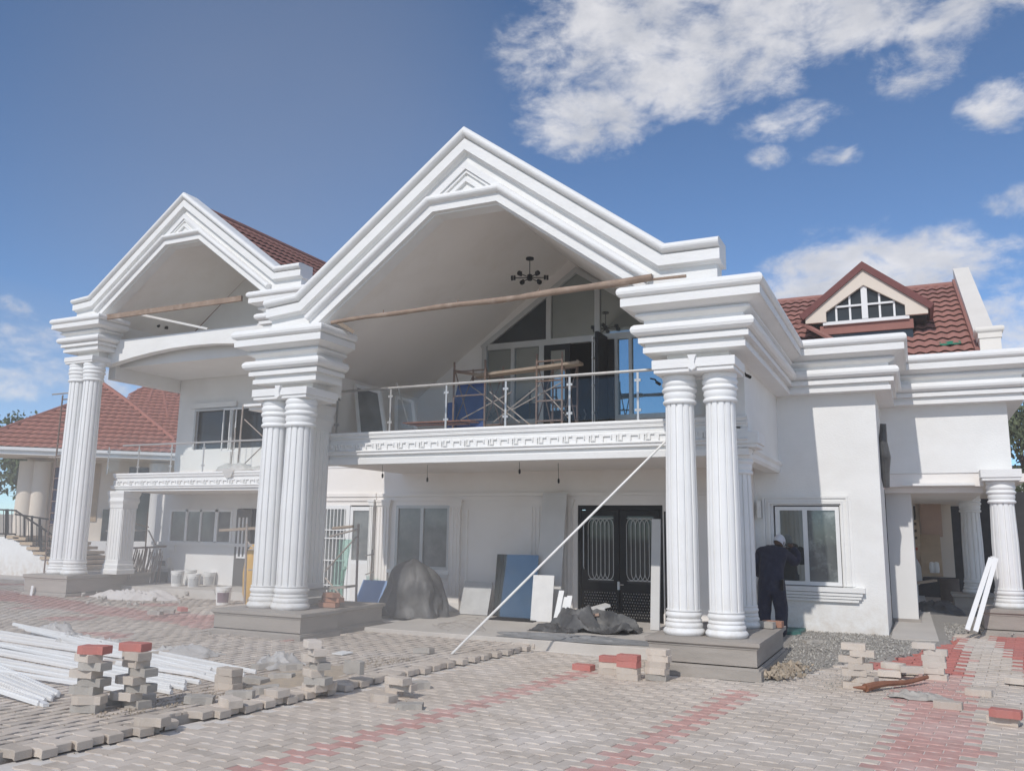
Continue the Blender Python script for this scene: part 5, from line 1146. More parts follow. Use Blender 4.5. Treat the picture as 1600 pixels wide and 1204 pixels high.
def bucket(px, py, z, s, lab, label_m=None):
    p = at(px, py, Z=z); t = thing('bucket', lab, 'bucket', (p.x, p.y, z), group='paint buckets by the left portico'); r, h = .155*s, .38*s
    mb = MB(); mb.lathe([(r*.86, 0), (r, h*.82), (r*1.07, h*.82), (r*1.07, h*.86), (r*1.02, h*.87), (r*1.07, h*.93), (r*1.07, h), (r*.98, h), (r*.95, h*.9), (.01, h*.88)], (0, 0, 0), 20); mb.build('pail', PAINTW, t, True)
    mb = MB(); pts = [(r*1.05*math.cos(a), -r*.5-.03, h*.85-r*.8*math.sin(a)) for a in [math.pi*i/8 for i in range(9)]]; mb.tube(pts, .005, 4); mb.build('handle', WIRE, t)
    if label_m:
        mb = MB(); n = 6; vs = []
        for i in range(n+1):
            a = -math.pi/2-.15+i/n*1.7
            for zz in (h*.2, h*.72): rr = r*(.87+.13*zz/(h*.82))+.003; vs.append((rr*math.cos(a), rr*math.sin(a), zz))
        mb.add(vs, [(2*i, 2*i+2, 2*i+3, 2*i+1) for i in range(n)]); mb.build('paper_label', label_m, t)
    return t
bucket(276, 915, .16, 1.0, 'white paint bucket at the left end of the row', STONE); bucket(296, 913, .16, 1.0, 'white paint bucket half hidden behind the front one', None); bucket(302, 920, .10, 1.0, 'white paint bucket standing in front of the row', STONE)
bucket(326, 917, .10, 1.0, 'white paint bucket at the right end of the row', STONE); bucket(348, 946, -.02, 1.05, 'white bucket with a purple label standing alone by the central left pedestal', PURPLE)
for k in range(5):
    p = at(325+14*k, 927+.2*k, Z=-.03); mb = MB(); mb.obox((p.x, p.y+.1, .07), (.40, .2, .19), Euler((0, 0, -.05)).to_matrix()); obj('concrete_block', mb, BLOCKM, ORD[k].replace('bottom', 'the left') + ' pale block in the low row behind the buckets' if k else 'leftmost pale block in the low row behind the buckets', 'block')
mb = MB(); p = at(410, 945, Z=0); mb.box(p.x-.7, p.x+.9, p.y+.2, p.y+.6, 0, .32); obj('masonry_step', mb, PINKB, 'low unplastered masonry step behind the central left columns', 'step')
# sticks bundle
t = thing('stick_bundle', 'upright bundle of thin grey poles leaning in the left portico', 'poles', (at(222, 905, Y=16.3).x, 16.3, 0)); base = t.location.x
for k in range(34):
    x = -.55+1.1*k/33+rnd.uniform(-.03, .03); mb = MB(); mb.tube([(x+rnd.uniform(-.06, .06), rnd.uniform(-.15, .1), .05), (x*.95+rnd.uniform(-.03, .03), .15, rnd.uniform(.85, 1.08))], rnd.uniform(.010, .017), 5); mb.build('stick', SCAFG if k % 3 else RUST, t)
mb = MB(); mb.bar((-.62, .05, 1.05), (.65, .1, 1.12), .05, .05); mb.build('cross_rail', RUST, t)
def scaffold(label, a, b, z0, z1, mat=RUST, rungs=4, brace=True, r=.02, depth=None, group=None):
    """frame between foot points a and b (x, y); optional second frame at a distance with cross braces"""
    t = thing('scaffold_tower', label, 'scaffold', (a[0], a[1], z0), group=group); h = z1-z0; B = Vector((b[0]-a[0], b[1]-a[1], 0))
    def fr(off):
        for q in (Vector((0, 0, 0)), B): m = MB(); m.tube([q+off, q+off+Vector((0, 0, h))], r, 6); m.build('upright', mat, t)
        for k in range(rungs): z = h*(k+.6)/(rungs); m = MB(); m.tube([off+Vector((0, 0, z)), off+B+Vector((0, 0, z))], r*.8, 6); m.build('rung', mat, t)
    fr(Vector((0, 0, 0)))
    if depth:
        D = Vector((depth[0], depth[1], 0)); fr(D)
        if brace:
            for s0, s1 in ((0, 1), (1, 0)):
                for q in (Vector((0, 0, 0)), B): m = MB(); m.tube([q+D*s0+Vector((0, 0, .1*h)), q+D*s1+Vector((0, 0, .92*h))], r*.6, 5); m.build('brace', mat, t)
    elif brace: m = MB(); m.tube([Vector((0, 0, .1*h)), B+Vector((0, 0, .8*h))], r*.6, 5); m.build('brace', mat, t)
    return t
def seg(name, pts, r, mat, label, cat, group=None): mb = MB(); mb.tube(pts, r, 6); return obj(name, mb, mat, label, cat, group)
def pxs(lst, Y): return [at(x, y, Y=Y) for x, y in lst]
# tall ladder frames left of the left columns
a, b = at(68, 900, Y=15.5), at(84, 900, Y=15.5); scaffold('tall rusty scaffold ladder standing left of the left portico columns', (a.x, 15.5), (a.x+.36, 15.5), -.1, at(88, 618, Y=15.5).z, RUST, 17, False, .022)
a = at(92, 700, Y=15.5); seg('scaffold_tube', pxs([(82, 616), (140, 611)], 15.5), .02, SCAFG, 'short horizontal tube at the head of the tall scaffold ladder', 'tube'); seg('scaffold_tube', pxs([(78, 714), (120, 714)], 15.5), .025, SCAFG, 'horizontal tube halfway up the tall scaffold ladder', 'tube')
# scaffold between the pier and the stick bundle
for k, (pts, m) in enumerate((([(196, 905), (202, 800)], RUST), ([(193, 905), (199, 835)], RUST), ([(225, 890), (231, 800)], RUST), ([(166, 850), (207, 812)], SCAFG), ([(165, 885), (205, 855)], SCAFG), ([(164, 872), (193, 900)], SCAFG), ([(166, 829), (230, 828)], SCAFG), ([(200, 815), (232, 823)], RUST), ([(232, 828), (243, 850)], SCAFG), ([(176, 905), (212, 872)], RUST), ([(163, 895), (200, 860)], RUST))):
    seg('scaffold_tube', pxs(pts, 16.2), .018, m, ('left upright tube', 'second upright tube', 'right upright tube', 'upper slanting tube', 'lower slanting tube', 'falling brace', 'long level tube', 'short level tube', 'short right brace', 'rusty slanting rod', 'lower rusty rod')[k]+' of the scaffold between the left pier and the stick bundle', 'scaffold')
seg('scaffold_pole', pxs([(202, 905), (204, 785)], 15.6), .03, SCAFG, 'grey steel pole standing in the left portico beside the scaffold', 'pole')
for k in range(5): mb = MB(); a = at(168+rnd.uniform(0, 14), 903-5*k, Y=15.9); b = at(212+rnd.uniform(-8, 8), 900-6*k+rnd.uniform(-6, 6), Y=16.1); mb.bar(a, b, .12, .03); obj('plank', mb, PLANK, ORD[k]+' brown plank in the heap behind the left pier', 'plank')
o = crumple('white_cloth', PLASTIC, at(186, 895, Y=16.4).x, 16.6, .15, (.5, .3), .08, .55, 9.1, nx=24, ny=16); tag(o, 'pale plastic sheet hanging over the scaffold behind the left pier', 'sheet')
# scaffold with plank and yellow sack left of the central left columns
a = at(383, 942, Y=12.6); seg('scaffold_pole', pxs([(382, 942), (386, 818)], 12.6), .022, SCAFG, 'thin steel pole standing left of the central left columns', 'pole')
mb = MB(); mb.bar(at(345, 828, Y=12.9), at(412, 824, Y=12.9), .10, .05); obj('plank', mb, PLANK, 'grey brown plank resting level behind the central left columns', 'plank')
for k, pts in enumerate(([(386, 845), (405, 865)], [(388, 890), (412, 889)], [(386, 938), (402, 918), (406, 895)], [(388, 858), (412, 858)])): seg('scaffold_tube', pxs(pts, 12.9), .014, SCAFG, ('upper brace', 'lower level tube', 'bent foot brace', 'middle level tube')[k]+' tied to the thin steel pole left of the central columns', 'scaffold')
mb = MB(); p = at(396, 930, Y=13.6); mb.lathe([(.15, 0), (.22, .2), (.24, .6), (.20, 1.0), (.10, 1.18), (.02, 1.2)], (p.x, 13.6, .12), 14, sx=1.0); obj('yellow_sack', mb, YELLOW, 'tall yellow brown sack standing behind the thin steel pole', 'sack', smooth=True)
# scaffold right of the central left columns
for k, (pts, r) in enumerate((([(556, 945), (560, 818)], .022), ([(515, 838), (560, 826)], .018), ([(508, 892), (557, 838)], .014), ([(508, 902), (537, 935)], .016), ([(520, 825), (552, 822)], .03))): seg('scaffold_tube', pxs(pts, 13.0), r, SCAFG if k != 4 else PLANK, ('upright tube', 'upper level tube', 'long slanting brace', 'short lower brace', 'wooden deck rail')[k]+' of the scaffold right of the central left columns', 'scaffold')
for k, (pts, r) in enumerate((([(577, 925), (582, 858)], .014), ([(570, 868), (584, 865)], .012), ([(571, 897), (583, 893)], .012))): seg('thin_bar', pxs(pts, 13.6), r, SCAFG, ('upright', 'upper cross', 'lower cross')[k]+' bar of the small rack in front of the lit pilaster', 'bar')
# scaffolding on the central balcony
bz = 3.25
a, b = at(708, 650, Y=12.6), at(765, 650, Y=12.6)
scaffold('low rusty scaffold frame at the left of the central balcony doors', (a.x, 12.6), (b.x-.1, 12.6), bz, at(708, 566, Y=12.6).z, RUST, 3, True, .018, depth=(.0, .7))
a, b = at(838, 650, Y=12.7), at(878, 650, Y=12.7)
scaffold('taller rusty scaffold frame in front of the open balcony door', (a.x, 12.7), (b.x, 12.7), bz, at(838, 553, Y=12.7).z, RUST, 4, True, .018, depth=(.0, .7))
mb = MB(); mb.bar(at(745, 588, Y=12.8), at(908, 567, Y=12.8), .22, .045); obj('plank', mb, PLANK, 'scaffold plank bridging the two frames on the central balcony', 'plank')
mb = MB(); mb.bar(at(712, 580, Y=12.75), at(765, 588, Y=12.75), .05, .05); obj('plank', mb, WOOD, 'short timber tied on the left balcony frame', 'timber')
for k, pts in enumerate(([(735, 602), (812, 660)], [(720, 655), (800, 612)], [(770, 660), (845, 600)], [(800, 640), (880, 596)], [(850, 610), (890, 655)], [(765, 612), (830, 665)])): seg('scaffold_tube', pxs(pts, 12.9), .011, SCAFG, ('first', 'second', 'third', 'fourth', 'fifth', 'sixth')[k]+' thin cross brace counted from the left on the balcony scaffold', 'brace')
# things on the central balcony
mb = slab([(*at(697, 668, Y=13.2).xy, bz), (*at(756, 668, Y=13.2).xy, bz), at(757, 598, Y=13.3), at(716, 602, Y=13.3)], .02); obj('blue_sheet', mb, BLUEP, 'dark blue panel standing on the central balcony behind the scaffold', 'panel')
mb = slab([(*at(696, 668, Y=13.1).xy, bz), (*at(712, 668, Y=13.1).xy, bz), at(712, 628, Y=13.15), at(696, 630, Y=13.15)], .02); obj('blue_sheet', mb, BLUEP, 'shorter dark blue panel overlapping the left side of the tall one', 'panel')
def leaning_frame(lab, pxq, Y0, Y1, glass):
    p = [Vector((at(*pxq[0], Y=Y0).x, Y0, bz)), Vector((at(*pxq[1], Y=Y0).x, Y0, bz)), at(*pxq[2], Y=Y1), at(*pxq[3], Y=Y1)]
    t = thing('leaning_window', lab, 'window', p[0]); o = p[0]; q = [v-o for v in p]; mb = MB()
    for i in range(4): mb.bar(q[i], q[(i+1) % 4], .06, .05, (0, 1, 0))
    mb.build('frame', ALU, t); c = sum(q, Vector())/4; s = slab([c+(v-c)*.9 for v in q], .01); s.build('pane', glass, t); return t
leaning_frame('white framed window leaning at the left end of the central balcony', [(563, 672), (603, 672), (593, 612), (556, 602)], 12.0, 12.35, DUSTGL)
leaning_frame('smaller framed panel leaning beside it on the balcony wall', [(620, 672), (652, 672), (645, 628), (620, 620)], 12.6, 13.0, STONE)
seg('white_batten', pxs([(641, 672), (620, 598)], 12.7), .014, BOARD, 'thin batten leaning between the two window frames on the balcony', 'batten')
mb = MB(); a, b = at(636, 662, Y=12.3), at(742, 658, Y=12.3); mb.bar(a, b, .3, .02); mb.bar(a+Vector((.15, 0, -.03)), b+Vector((-.15, 0, -.03)), .2, .02); obj('brown_board', mb, REDWOOD, 'red brown board lying level on the central balcony floor', 'board')
# left balcony clutter
for k, (pts, r) in enumerate((([(371, 732), (380, 632)], .022), ([(382, 655), (412, 683)], .013), ([(376, 730), (412, 695)], .013), ([(360, 732), (368, 668)], .012))): seg('scaffold_tube', pxs(pts, 15.6), r, SCAFG, ('main upright', 'upper brace', 'lower brace', 'short upright')[k]+' of the scaffold on the left portico balcony', 'scaffold')
o = crumple('white_film', PLASTIC, at(370, 728, Y=15.3).x, 15.35, 2.96, (.7, .2), .08, .22, 3.9, nx=26, ny=12); tag(o, 'crumpled white film draped over the left balcony edge', 'plastic film')
mb = slab([at(345, 732, Y=15.02), at(366, 732, Y=15.02), at(360, 745, Y=15.02), at(352, 746, Y=15.02)], .01); obj('white_film', mb, PLASTIC, 'corner of film hanging down over the fret band of the left balcony', 'plastic film')
for k, px in enumerate((172, 219)): pass
mb = MB(); p = at(182, 772, Y=15.0); mb.tube([(p.x, 15, 2.5), (p.x, 15, 2.0)], .01, 5); mb.tube([(p.x-.12, 15, 2.42), (p.x+.12, 15, 2.42)], .02, 5); mb.tube([(p.x-.05, 15, 2.3), (p.x+.14, 15, 2.32)], .012, 5); obj('lamp_bracket', mb, BLACK, 'small black bracket hanging under the left balcony slab', 'bracket')

# ------------------------------------------------------------------ right side clutter
def frame_u(lab, pts, w, t):
    mb = MB()
    for a, b in zip(pts, pts[1:]): mb.bar(a, b, w, t, (0, 1, 0))
    return obj('leaning_rails', mb, ALU, lab, 'frame')
frame_u('tall white aluminium frame leaning on the far right column', [at(1511, 984, Y=15.3), at(1548, 872, Y=15.9), at(1556, 872, Y=15.9), at(1524, 986, Y=15.3)], .07, .05)
mb = MB(); p = at(1486, 940, Z=.12); mb.lathe([(.21, 0), (.22, .02), (.21, .04), (.215, .5), (.22, .52), (.21, .54), (.17, .54), (.17, .5), (.01, .5)], (p.x, p.y+.2, .12), 24); obj('dark_drum', mb, PIPE, 'dark brown round drum standing in the shade behind the white frame', 'drum', smooth=True)
Yb = 21.0
def backboard(px0, px1, py0, py1, Y, mat, name, lab, cat, t=.04, zb=None):
    a, b = at(px0, py1, Y=Y), at(px1, py0, Y=Y); mb = MB(); mb.box(a.x, b.x, Y, Y+t, a.z if zb is None else zb, b.z); return obj(name, mb, mat, lab, cat)
backboard(1437, 1484, 776, 900, 22.6, CREAM, 'cream_sheet', 'cream panel standing behind the far right porch', 'panel', .1)
backboard(1440, 1469, 778, 838, 22.4, PINKB, 'plywood_sheet', 'pinkish brown plywood panel at the back of the porch', 'panel')
m = lean(1441, 1474, 900, 836, 21.6, 22.3, .03); obj('cream_board', m, CARTON, 'large cream board leaning at the back of the porch', 'board')
for k, (x0, x1, y0, y1) in enumerate(((1417, 1436, 812, 850), (1419, 1438, 851, 870), (1420, 1440, 870, 902))):
    o = backboard(x0, x1, y0, y1, 21.9, CARTON, 'carton', ('uppermost brown carton with printed lines at the back of the porch', 'middle pale carton with a red mark at the back of the porch', 'lowest plain carton of the stack at the back of the porch')[k], 'carton', .35)
    o2 = MB(); a = at(x0+3, y0+5, Y=21.88); b = at(x1-4, y0+8, Y=21.88)
    for r in range(3 if k == 0 else 1): o2.box(a.x, b.x, 21.885, 21.895, b.z-r*.16, b.z-r*.16+.06)
    off = o.location; o2.v = [(x-off.x, y-off.y, z-off.z) for x, y, z in o2.v]; o2.build('print', PRINT if k == 0 else PRINTR, o)
mb = MB(); p = at(1427, 888, Y=21.2); mb.lathe([(.10, 0), (.17, .1), (.16, .4), (.10, .55), (.02, .58)], (p.x, 21.2, p.z-.35), 12); obj('pale_sack', mb, STONE, 'pale stuffed sack on the floor beside the cartons', 'sack', smooth=True)
for k, px in enumerate((1457, 1464)): mb = MB(); p = at(px, 893, Y=21.3); mb.lathe([(.05, 0), (.06, .1), (.05, .22), (.02, .24)], (p.x, 21.3, p.z-.02), 10); obj('white_bottle', mb, PAINTW, ('left', 'right')[k]+' white plastic bottle in front of the leaning cream board', 'bottle', smooth=True)
o = crumple('dark_heap', TARP, at(1450, 915, Z=.2).x, 19.6, .1, (.6, .4), .12, .25, 12.0, nx=24, ny=18); tag(o, 'dark heap of plastic in the shade of the porch', 'heap')
mb = MB(); a = at(1436, 912, Y=19.0); mb.bar(at(1420, 912, Y=19.2), at(1462, 906, Y=19.4), .15, .04); obj('plank', mb, PLANK, 'dusty plank lying in the shade of the porch', 'plank')
# boundary wall and neighbouring roofs far behind on the right
def wallbox(name, x0, x1, y0, y1, z0, z1, mat, lab, cat='wall'): mb = MB(); mb.box(x0, x1, y0, y1, z0, z1); return obj(name, mb, mat, lab, cat)
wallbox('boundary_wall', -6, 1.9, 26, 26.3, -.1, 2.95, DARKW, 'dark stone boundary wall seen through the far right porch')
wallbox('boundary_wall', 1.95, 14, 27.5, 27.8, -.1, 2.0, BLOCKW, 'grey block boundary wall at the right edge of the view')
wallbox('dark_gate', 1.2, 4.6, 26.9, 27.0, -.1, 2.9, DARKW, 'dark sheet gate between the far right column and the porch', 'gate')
nb = thing('neighbour_house', 'small pale house with brown roof beyond the right boundary wall', 'house', (1.5, 34, 0))
mb = MB(); mb.box(-3.2, 3.2, 0, 5, 0, 3.3); mb.build('wall', OCHRE, nb)
mb = MB(); mb.add([(-3.6, -.5, 3.25), (3.6, -.5, 3.25), (3.6, 5.5, 3.25), (-3.6, 5.5, 3.25), (-1.2, 2.5, 4.5), (1.2, 2.5, 4.5)], [(0, 1, 5, 4), (1, 2, 5), (2, 3, 4, 5), (3, 0, 4), (0, 3, 2, 1)]); mb.build('roof', TILEL, nb)
for x in (-2.4, -.6, 1.4): mb = MB(); mb.box(x, x+.9, -.04, 0, 1.6, 2.6); mb.build('window', DARKGL, nb)
nb2 = thing('neighbour_shed', 'low pale shed with a sloping sheet roof beyond the boundary wall', 'shed', (5.2, 33, 0))
mb = MB(); mb.box(-2.2, 1.6, 0, 4, 0, 3.2); mb.build('wall', DUSTYW, nb2); mb = MB(); mb.add([(-2.6, -.4, 3.1), (2.0, -.4, 3.1), (2.0, 4.4, 4.4), (-2.6, 4.4, 4.4), (-2.6, -.4, 3.0), (2.0, -.4, 3.0), (2.0, 4.4, 4.3), (-2.6, 4.4, 4.3)], [(0, 1, 2, 3), (7, 6, 5, 4), (0, 4, 5, 1), (1, 5, 6, 2), (2, 6, 7, 3), (3, 7, 4, 0)]); mb.build('roof', STONE, nb2)
wallbox('ochre_building', 7.2, 12, 32, 37, 0, 4.0, OCHRE, 'ochre walled building at the far right edge', 'building')
# green net scrap on the wing roof
p = at(1484, 530, Y=17.95); zr = 4.86+(p.y-17.15)*.51; mb = MB(); vs = []
for j in range(4):
    for i in range(5): vs.append((p.x-.18+.09*i+rnd.uniform(-.02, .02), p.y-.08+.07*j, zr-.04+.036*j+.06+rnd.uniform(0, .02)))
mb.add(vs, [(j*5+i, j*5+i+1, j*5+i+6, j*5+i+5) for j in range(3) for i in range(4)]); obj('green_net', mb, GREENN, 'scrap of green netting lying on the red roof tiles', 'net')
# dark cable ladder strip on the end of the wing wall
mb = MB(); mb.tube([(-.42, 15.25, 3.50), (-.44, 15.3, 3.2), (-.42, 15.32, 2.95), (-.44, 15.36, 2.7), (-.43, 15.36, 2.45)], [.05, .07, .09, .075, .05], 7)
obj('air_unit_pipe', mb, TARP, 'black wrapped pipe hanging on the side of the wing wall', 'pipe')
# teal tray by the worker
mb = MB(); p = at(1240, 1000, Z=.05); mb.box(p.x-.22, p.x+.12, p.y-.1, p.y+.6, .10, .19); obj('teal_tray', mb, GREENB, 'flat teal plastic tray on the gravel at the feet of the worker', 'tray')

# ------------------------------------------------------------------ neighbouring house on the left
def plane_pt(px, py, P0, N):
    d = CW + CR*((px-800)/F_PX) - CU*((py-602)/F_PX); return EYE+d*((P0-EYE).dot(N)/d.dot(N))
A_, B_ = at(-10, 697, Z=4.6), at(272, 708, Z=4.6); ue = (B_-A_).normalized(); ve = Vector((-ue.y, ue.x, 0)); pit = math.radians(27)
vu = (ve*math.cos(pit)+Vector((0, 0, math.sin(pit)))).normalized(); NF = ue.cross(vu)
lh = thing('left_house', 'neighbouring house with orange red hipped tile roofs behind the left portico', 'house', (A_.x, A_.y, 0))
def roofface(pxpoly, P0, U, V, w=.30, d=.62, limit=150, name='roof'):
    N = U.cross(V); pts = [plane_pt(x, y, P0, N) for x, y in pxpoly]; mb = MB(); off = lh.location
    nn = N.normalized()*.05; mb.add([q-nn-off for q in pts]+[q-nn*3-off for q in pts], [tuple(range(len(pts))), tuple(range(2*len(pts)-1, len(pts)-1, -1))]+[(i, (i+1) % len(pts), (i+1) % len(pts)+len(pts), i+len(pts)) for i in range(len(pts))]); r = mb.build(name, TILEL, lh)
    poly = [((q-P0).dot(U), (q-P0).dot(V)) for q in pts]; tiled(r, P0, U, V, poly, w, d, TILEL, h=.035, limit=limit); return r, pts
r1, pf = roofface([(-60, 694), (-60, 690), (0, 672), (45, 655), (106, 633), (120, 625), (157, 597), (206, 632), (274, 688), (272, 708)], A_, ue, vu, .31, .47, 300)
# right hand slope beyond the hip
P1 = plane_pt(274, 688, A_, NF); hip = (plane_pt(157, 597, A_, NF)-P1).normalized()
vr = (-ue*.25+ve*.97); vr2 = Vector((ue.x*.3+ve.x, ue.y*.3+ve.y, 0)).normalized(); U2 = ve.normalized(); V2 = (-ue*math.cos(pit)+Vector((0, 0, math.sin(pit)))).normalized(); N2 = U2.cross(V2).normalized()
# second roof behind: plane parallel to the first, further back
P3 = A_+ve*6+Vector((0, 0, .9)); r3, p3 = roofface([(190, 640), (205, 616), (232, 602), (246, 603), (282, 612), (282, 708), (200, 708)], P3, ue, vu, .31, .47, 250)
for k, (a, b) in enumerate((((205, 616), (262, 655)), ((232, 602), (226, 626)), ((246, 603), (262, 660)))):
    pass
def cap(pp, P0, N, r=.09):
    q = [plane_pt(x, y, P0, N)-lh.location for x, y in pp]; mb = MB(); mb.tube(q, r, 6); mb.build('ridge_cap', TILEL, lh)
cap([(157, 597), (206, 632), (274, 688)], A_, NF, .11); cap([(-60, 690), (0, 672), (45, 655), (106, 633), (157, 597)], A_, NF, .10); cap([(205, 616), (232, 602), (246, 603), (282, 612)], P3, ue.cross(vu)); cap([(254, 607), (263, 655)], P3, ue.cross(vu), .08); cap([(240, 604), (232, 628)], P3, ue.cross(vu), .08)
# gablet with white barge board
g0 = [plane_pt(x, y, A_-NF*.25, NF)-lh.location for x, y in ((156, 607), (160, 601), (203, 631), (190, 632))]; mb = MB(); n_ = NF*-.1; mb.add(g0+[q+n_ for q in g0], [(0, 1, 2, 3), (7, 6, 5, 4), (0, 4, 5, 1), (1, 5, 6, 2), (2, 6, 7, 3), (3, 7, 4, 0)])
mb.build('barge_board', WHITE, lh)
g0 = [plane_pt(x, y, A_-NF*.12, NF)-lh.location for x, y in ((140, 632), (156, 608), (190, 632))]; mb = MB(); mb.add(g0+[q+NF*-.05 for q in g0], [(0, 1, 2), (5, 4, 3), (0, 3, 4, 1), (1, 4, 5, 2), (2, 5, 3, 0)]); mb.build('gablet_panel', STONE, lh)
# gutter board, soffit, walls, round columns, window
mb = MB(); off = lh.location
a, b = A_-off-ve*.05, B_-off-ve*.05+ue*.8; a = a-ue*3; up = Vector((0, 0, 1))
mb.bar(a-up*.16, b-up*.16, .10, .24, (0, 0, 1)); mb.bar(a-ve*.1-up*.06, b-ve*.1-up*.06, .12, .12); mb.build('gutter', ALU, lh)
mb = MB(); q = [a-up*.30, b-up*.30, b-up*.30+ve*2.2, a-up*.30+ve*2.2]; mb.add(q+[v+up*.05 for v in q], [(3, 2, 1, 0), (4, 5, 6, 7), (0, 1, 5, 4), (1, 2, 6, 5), (2, 3, 7, 6), (3, 0, 4, 7)]); mb.build('soffit', CREAM, lh)
wl0 = A_+ve*1.9-off
def lwall(s0, s1, z0, z1, mat, nm, d=0, t=.2):
    a, b = wl0+ue*s0+ve*d, wl0+ue*s1+ve*d; mb = MB(); q = [Vector((a.x, a.y, z0)), Vector((b.x, b.y, z0)), Vector((b.x, b.y, z0))+ve*t, Vector((a.x, a.y, z0))+ve*t]
    mb.add(q+[Vector((v.x, v.y, z1)) for v in q], [(3, 2, 1, 0), (4, 5, 6, 7), (0, 1, 5, 4), (1, 2, 6, 5), (2, 3, 7, 6), (3, 0, 4, 7)]); return mb.build(nm, mat, lh)
LEN = (B_-A_).length
def spx(px): # distance along the wall line for a photo column
    q = plane_pt(px, 760, wl0+off, ve); return (q-(wl0+off)).dot(ue)
lwall(spx(38), LEN+3, -.2, 4.3, CREAM, 'wall'); lwall(spx(84), spx(93), 1.6, 4.0, BLUEP, 'window', -.05, .05); lwall(spx(200), spx(240), 1.9, 4.1, DARKGL, 'window', -.06, .05); lwall(spx(128), spx(155), 1.8, 4.2, CARTON, 'wall_panel', -.04, .03)
lwall(spx(165), spx(234), 1.0, 2.3, DARKGL, 'window', -.09, .05); lwall(spx(128), spx(240), -.2, 1.0, WHITE, 'lower_wall', -.3, .28)
for px in (46, 66): q = wl0+ue*spx(px)-ve*.5; mb = MB(); mb.lathe([(.36, 0), (.34, 4.25)], (q.x, q.y, -.1), 20); mb.build('round_column', CREAM, lh, True)
q = wl0+ue*spx(250)-ve*.9; mb = MB(); mb.lathe([(.30, 0), (.28, 3.7), (.36, 3.8), (.40, 4.0), (.42, 4.3)], (q.x, q.y, -.1), 20); mb.build('round_column', DUSTYW, lh, True)
# entrance steps with black balustrade on the far left
st = thing('entrance_steps', 'white outdoor steps with a black steel balustrade at the far left', 'steps', (-27, 19, 0)); Yst = 19.0
def stp(px, py, Y=Yst): return at(px, py, Y=Y)-st.location
poly = [stp(-60, 838), stp(25, 838), stp(25, 846), stp(50, 852), stp(50, 862), stp(75, 870), stp(75, 880), stp(96, 890), stp(96, 912), stp(-60, 912)]
mb = MB(); n = len(poly); mb.add(poly+[v+Vector((0, 2.2, 0)) for v in poly], [tuple(range(n)), tuple(range(2*n-1, n-1, -1))]+[(i, (i+1) % n, (i+1) % n+n, i+n) for i in range(n)]); mb.build('flight', WHITE, st)
mb = MB(); mb.box(stp(-60, 918).x, stp(80, 918).x, -.3, 2.2, stp(0, 935).z, stp(0, 915).z); mb.build('plinth', PINKB, st)
for k in range(8): 
    px = 18+k*10.5; py = 838+max(0, px-25)*.72; mb = MB(); q = stp(px, py); mb.box(q.x-.2, q.x+.45, -.05, 2.2, q.z-.06, q.z+.04); mb.build('tread', CARTON, st)
for a, b, nm in (((-60, 793), (24, 797), 'rail'), ((24, 797), (86, 838), 'rail'), ((-60, 832), (24, 834), 'rail'), ((24, 836), (84, 872), 'rail'), ((24, 803), (84, 812), 'rail')): mb = MB(); mb.tube([stp(*a), stp(*b)], .03, 6); mb.build(nm, BLACK, st)
for k in range(20):
    px = -40+k*6.5; t = max(0, px-24); mb = MB(); mb.tube([stp(px, 795+t*.66), stp(px, 833+t*.62)], .014 if k % 4 else .035, 5); mb.build('baluster', BLACK, st)
for px in (10, 50, 62): mb = MB(); mb.tube([stp(px, 795+max(0, px-24)*.4), stp(px-1, 840+max(0, px-24)*.7)], .04, 6); mb.build('post', BLACK, st)
wallbox('low_block', at(20, 934, Z=-.1).x, at(52, 934, Z=-.1).x, 14.6, 15.1, -.15, .22, BLOCKW, 'low grey block standing left of the left pedestal', 'block')
mb = MB(); mb.bar(at(47, 937, Y=13.7), at(51, 915, Y=13.8), .05, .05); obj('white_offcut', mb, ALU, 'short white offcut leaning on the left end of the left pedestal', 'offcut')

# ------------------------------------------------------------------ trees
def tree(name, label, loc, h, spread, mat, seed, n=2600, leaf=.16, trunk=.2, crown0=.35, squash=.75):
    r = random.Random(seed); t = thing(name, label, 'tree', loc); mb = MB(); top = Vector((0, 0, h*crown0))
    mb.tube([(0, 0, -.2), (r.uniform(-.1, .1), 0, h*crown0*.5), top, (r.uniform(-.2, .2), .1, h*.75)], [trunk, trunk*.8, trunk*.6, trunk*.2], 8); clumps = []
    for k in range(13):
        a = r.uniform(0, 6.28); d = spread*r.uniform(.25, .8); z = h*(crown0+(1-crown0)*r.uniform(.15, .9)); c = Vector((d*math.cos(a), d*math.sin(a), z)); mb.tube([top+Vector((0, 0, r.uniform(-.2, .4)*h*.3)), (top+c)/2+Vector((0, 0, .2)), c], [trunk*.35, trunk*.2, .02], 5); clumps.append((c, spread*r.uniform(.25, .5)))
    mb.build('trunk', BARK, t, True); vs = []; fs = []
    for _ in range(n):
        c, cr = r.choice(clumps); d = Vector((r.gauss(0, 1), r.gauss(0, 1), r.gauss(0, 1))).normalized()*cr*r.uniform(.45, 1.08); p = c+Vector((d.x, d.y, d.z*squash)); R = Euler((r.uniform(0, 6), r.uniform(0, 6), r.uniform(0, 6))).to_matrix(); s = leaf*r.uniform(.6, 1.4); o = len(vs)
        vs += [tuple(p+R @ Vector(q)*s) for q in ((-.5, 0, 0), (0, -.28, 0), (.5, 0, .06), (0, .28, .0))]; fs.append((o, o+1, o+2, o+3))
    me = MB(); me.v = vs; me.f = fs; me.m = [0]*len(fs); me.build('crown', mat, t); return t
tree('broad_tree', 'dark broadleaf tree at the far left edge behind the steps', (-37.5, 27.5, 0), 6.6, 3.2, LEAF, 3, 9000, .24)
tree('broad_tree', 'paler tree further back behind the left entrance steps', (-38, 34, 0), 6.4, 3.4, LEAFL, 5, 7000, .25)
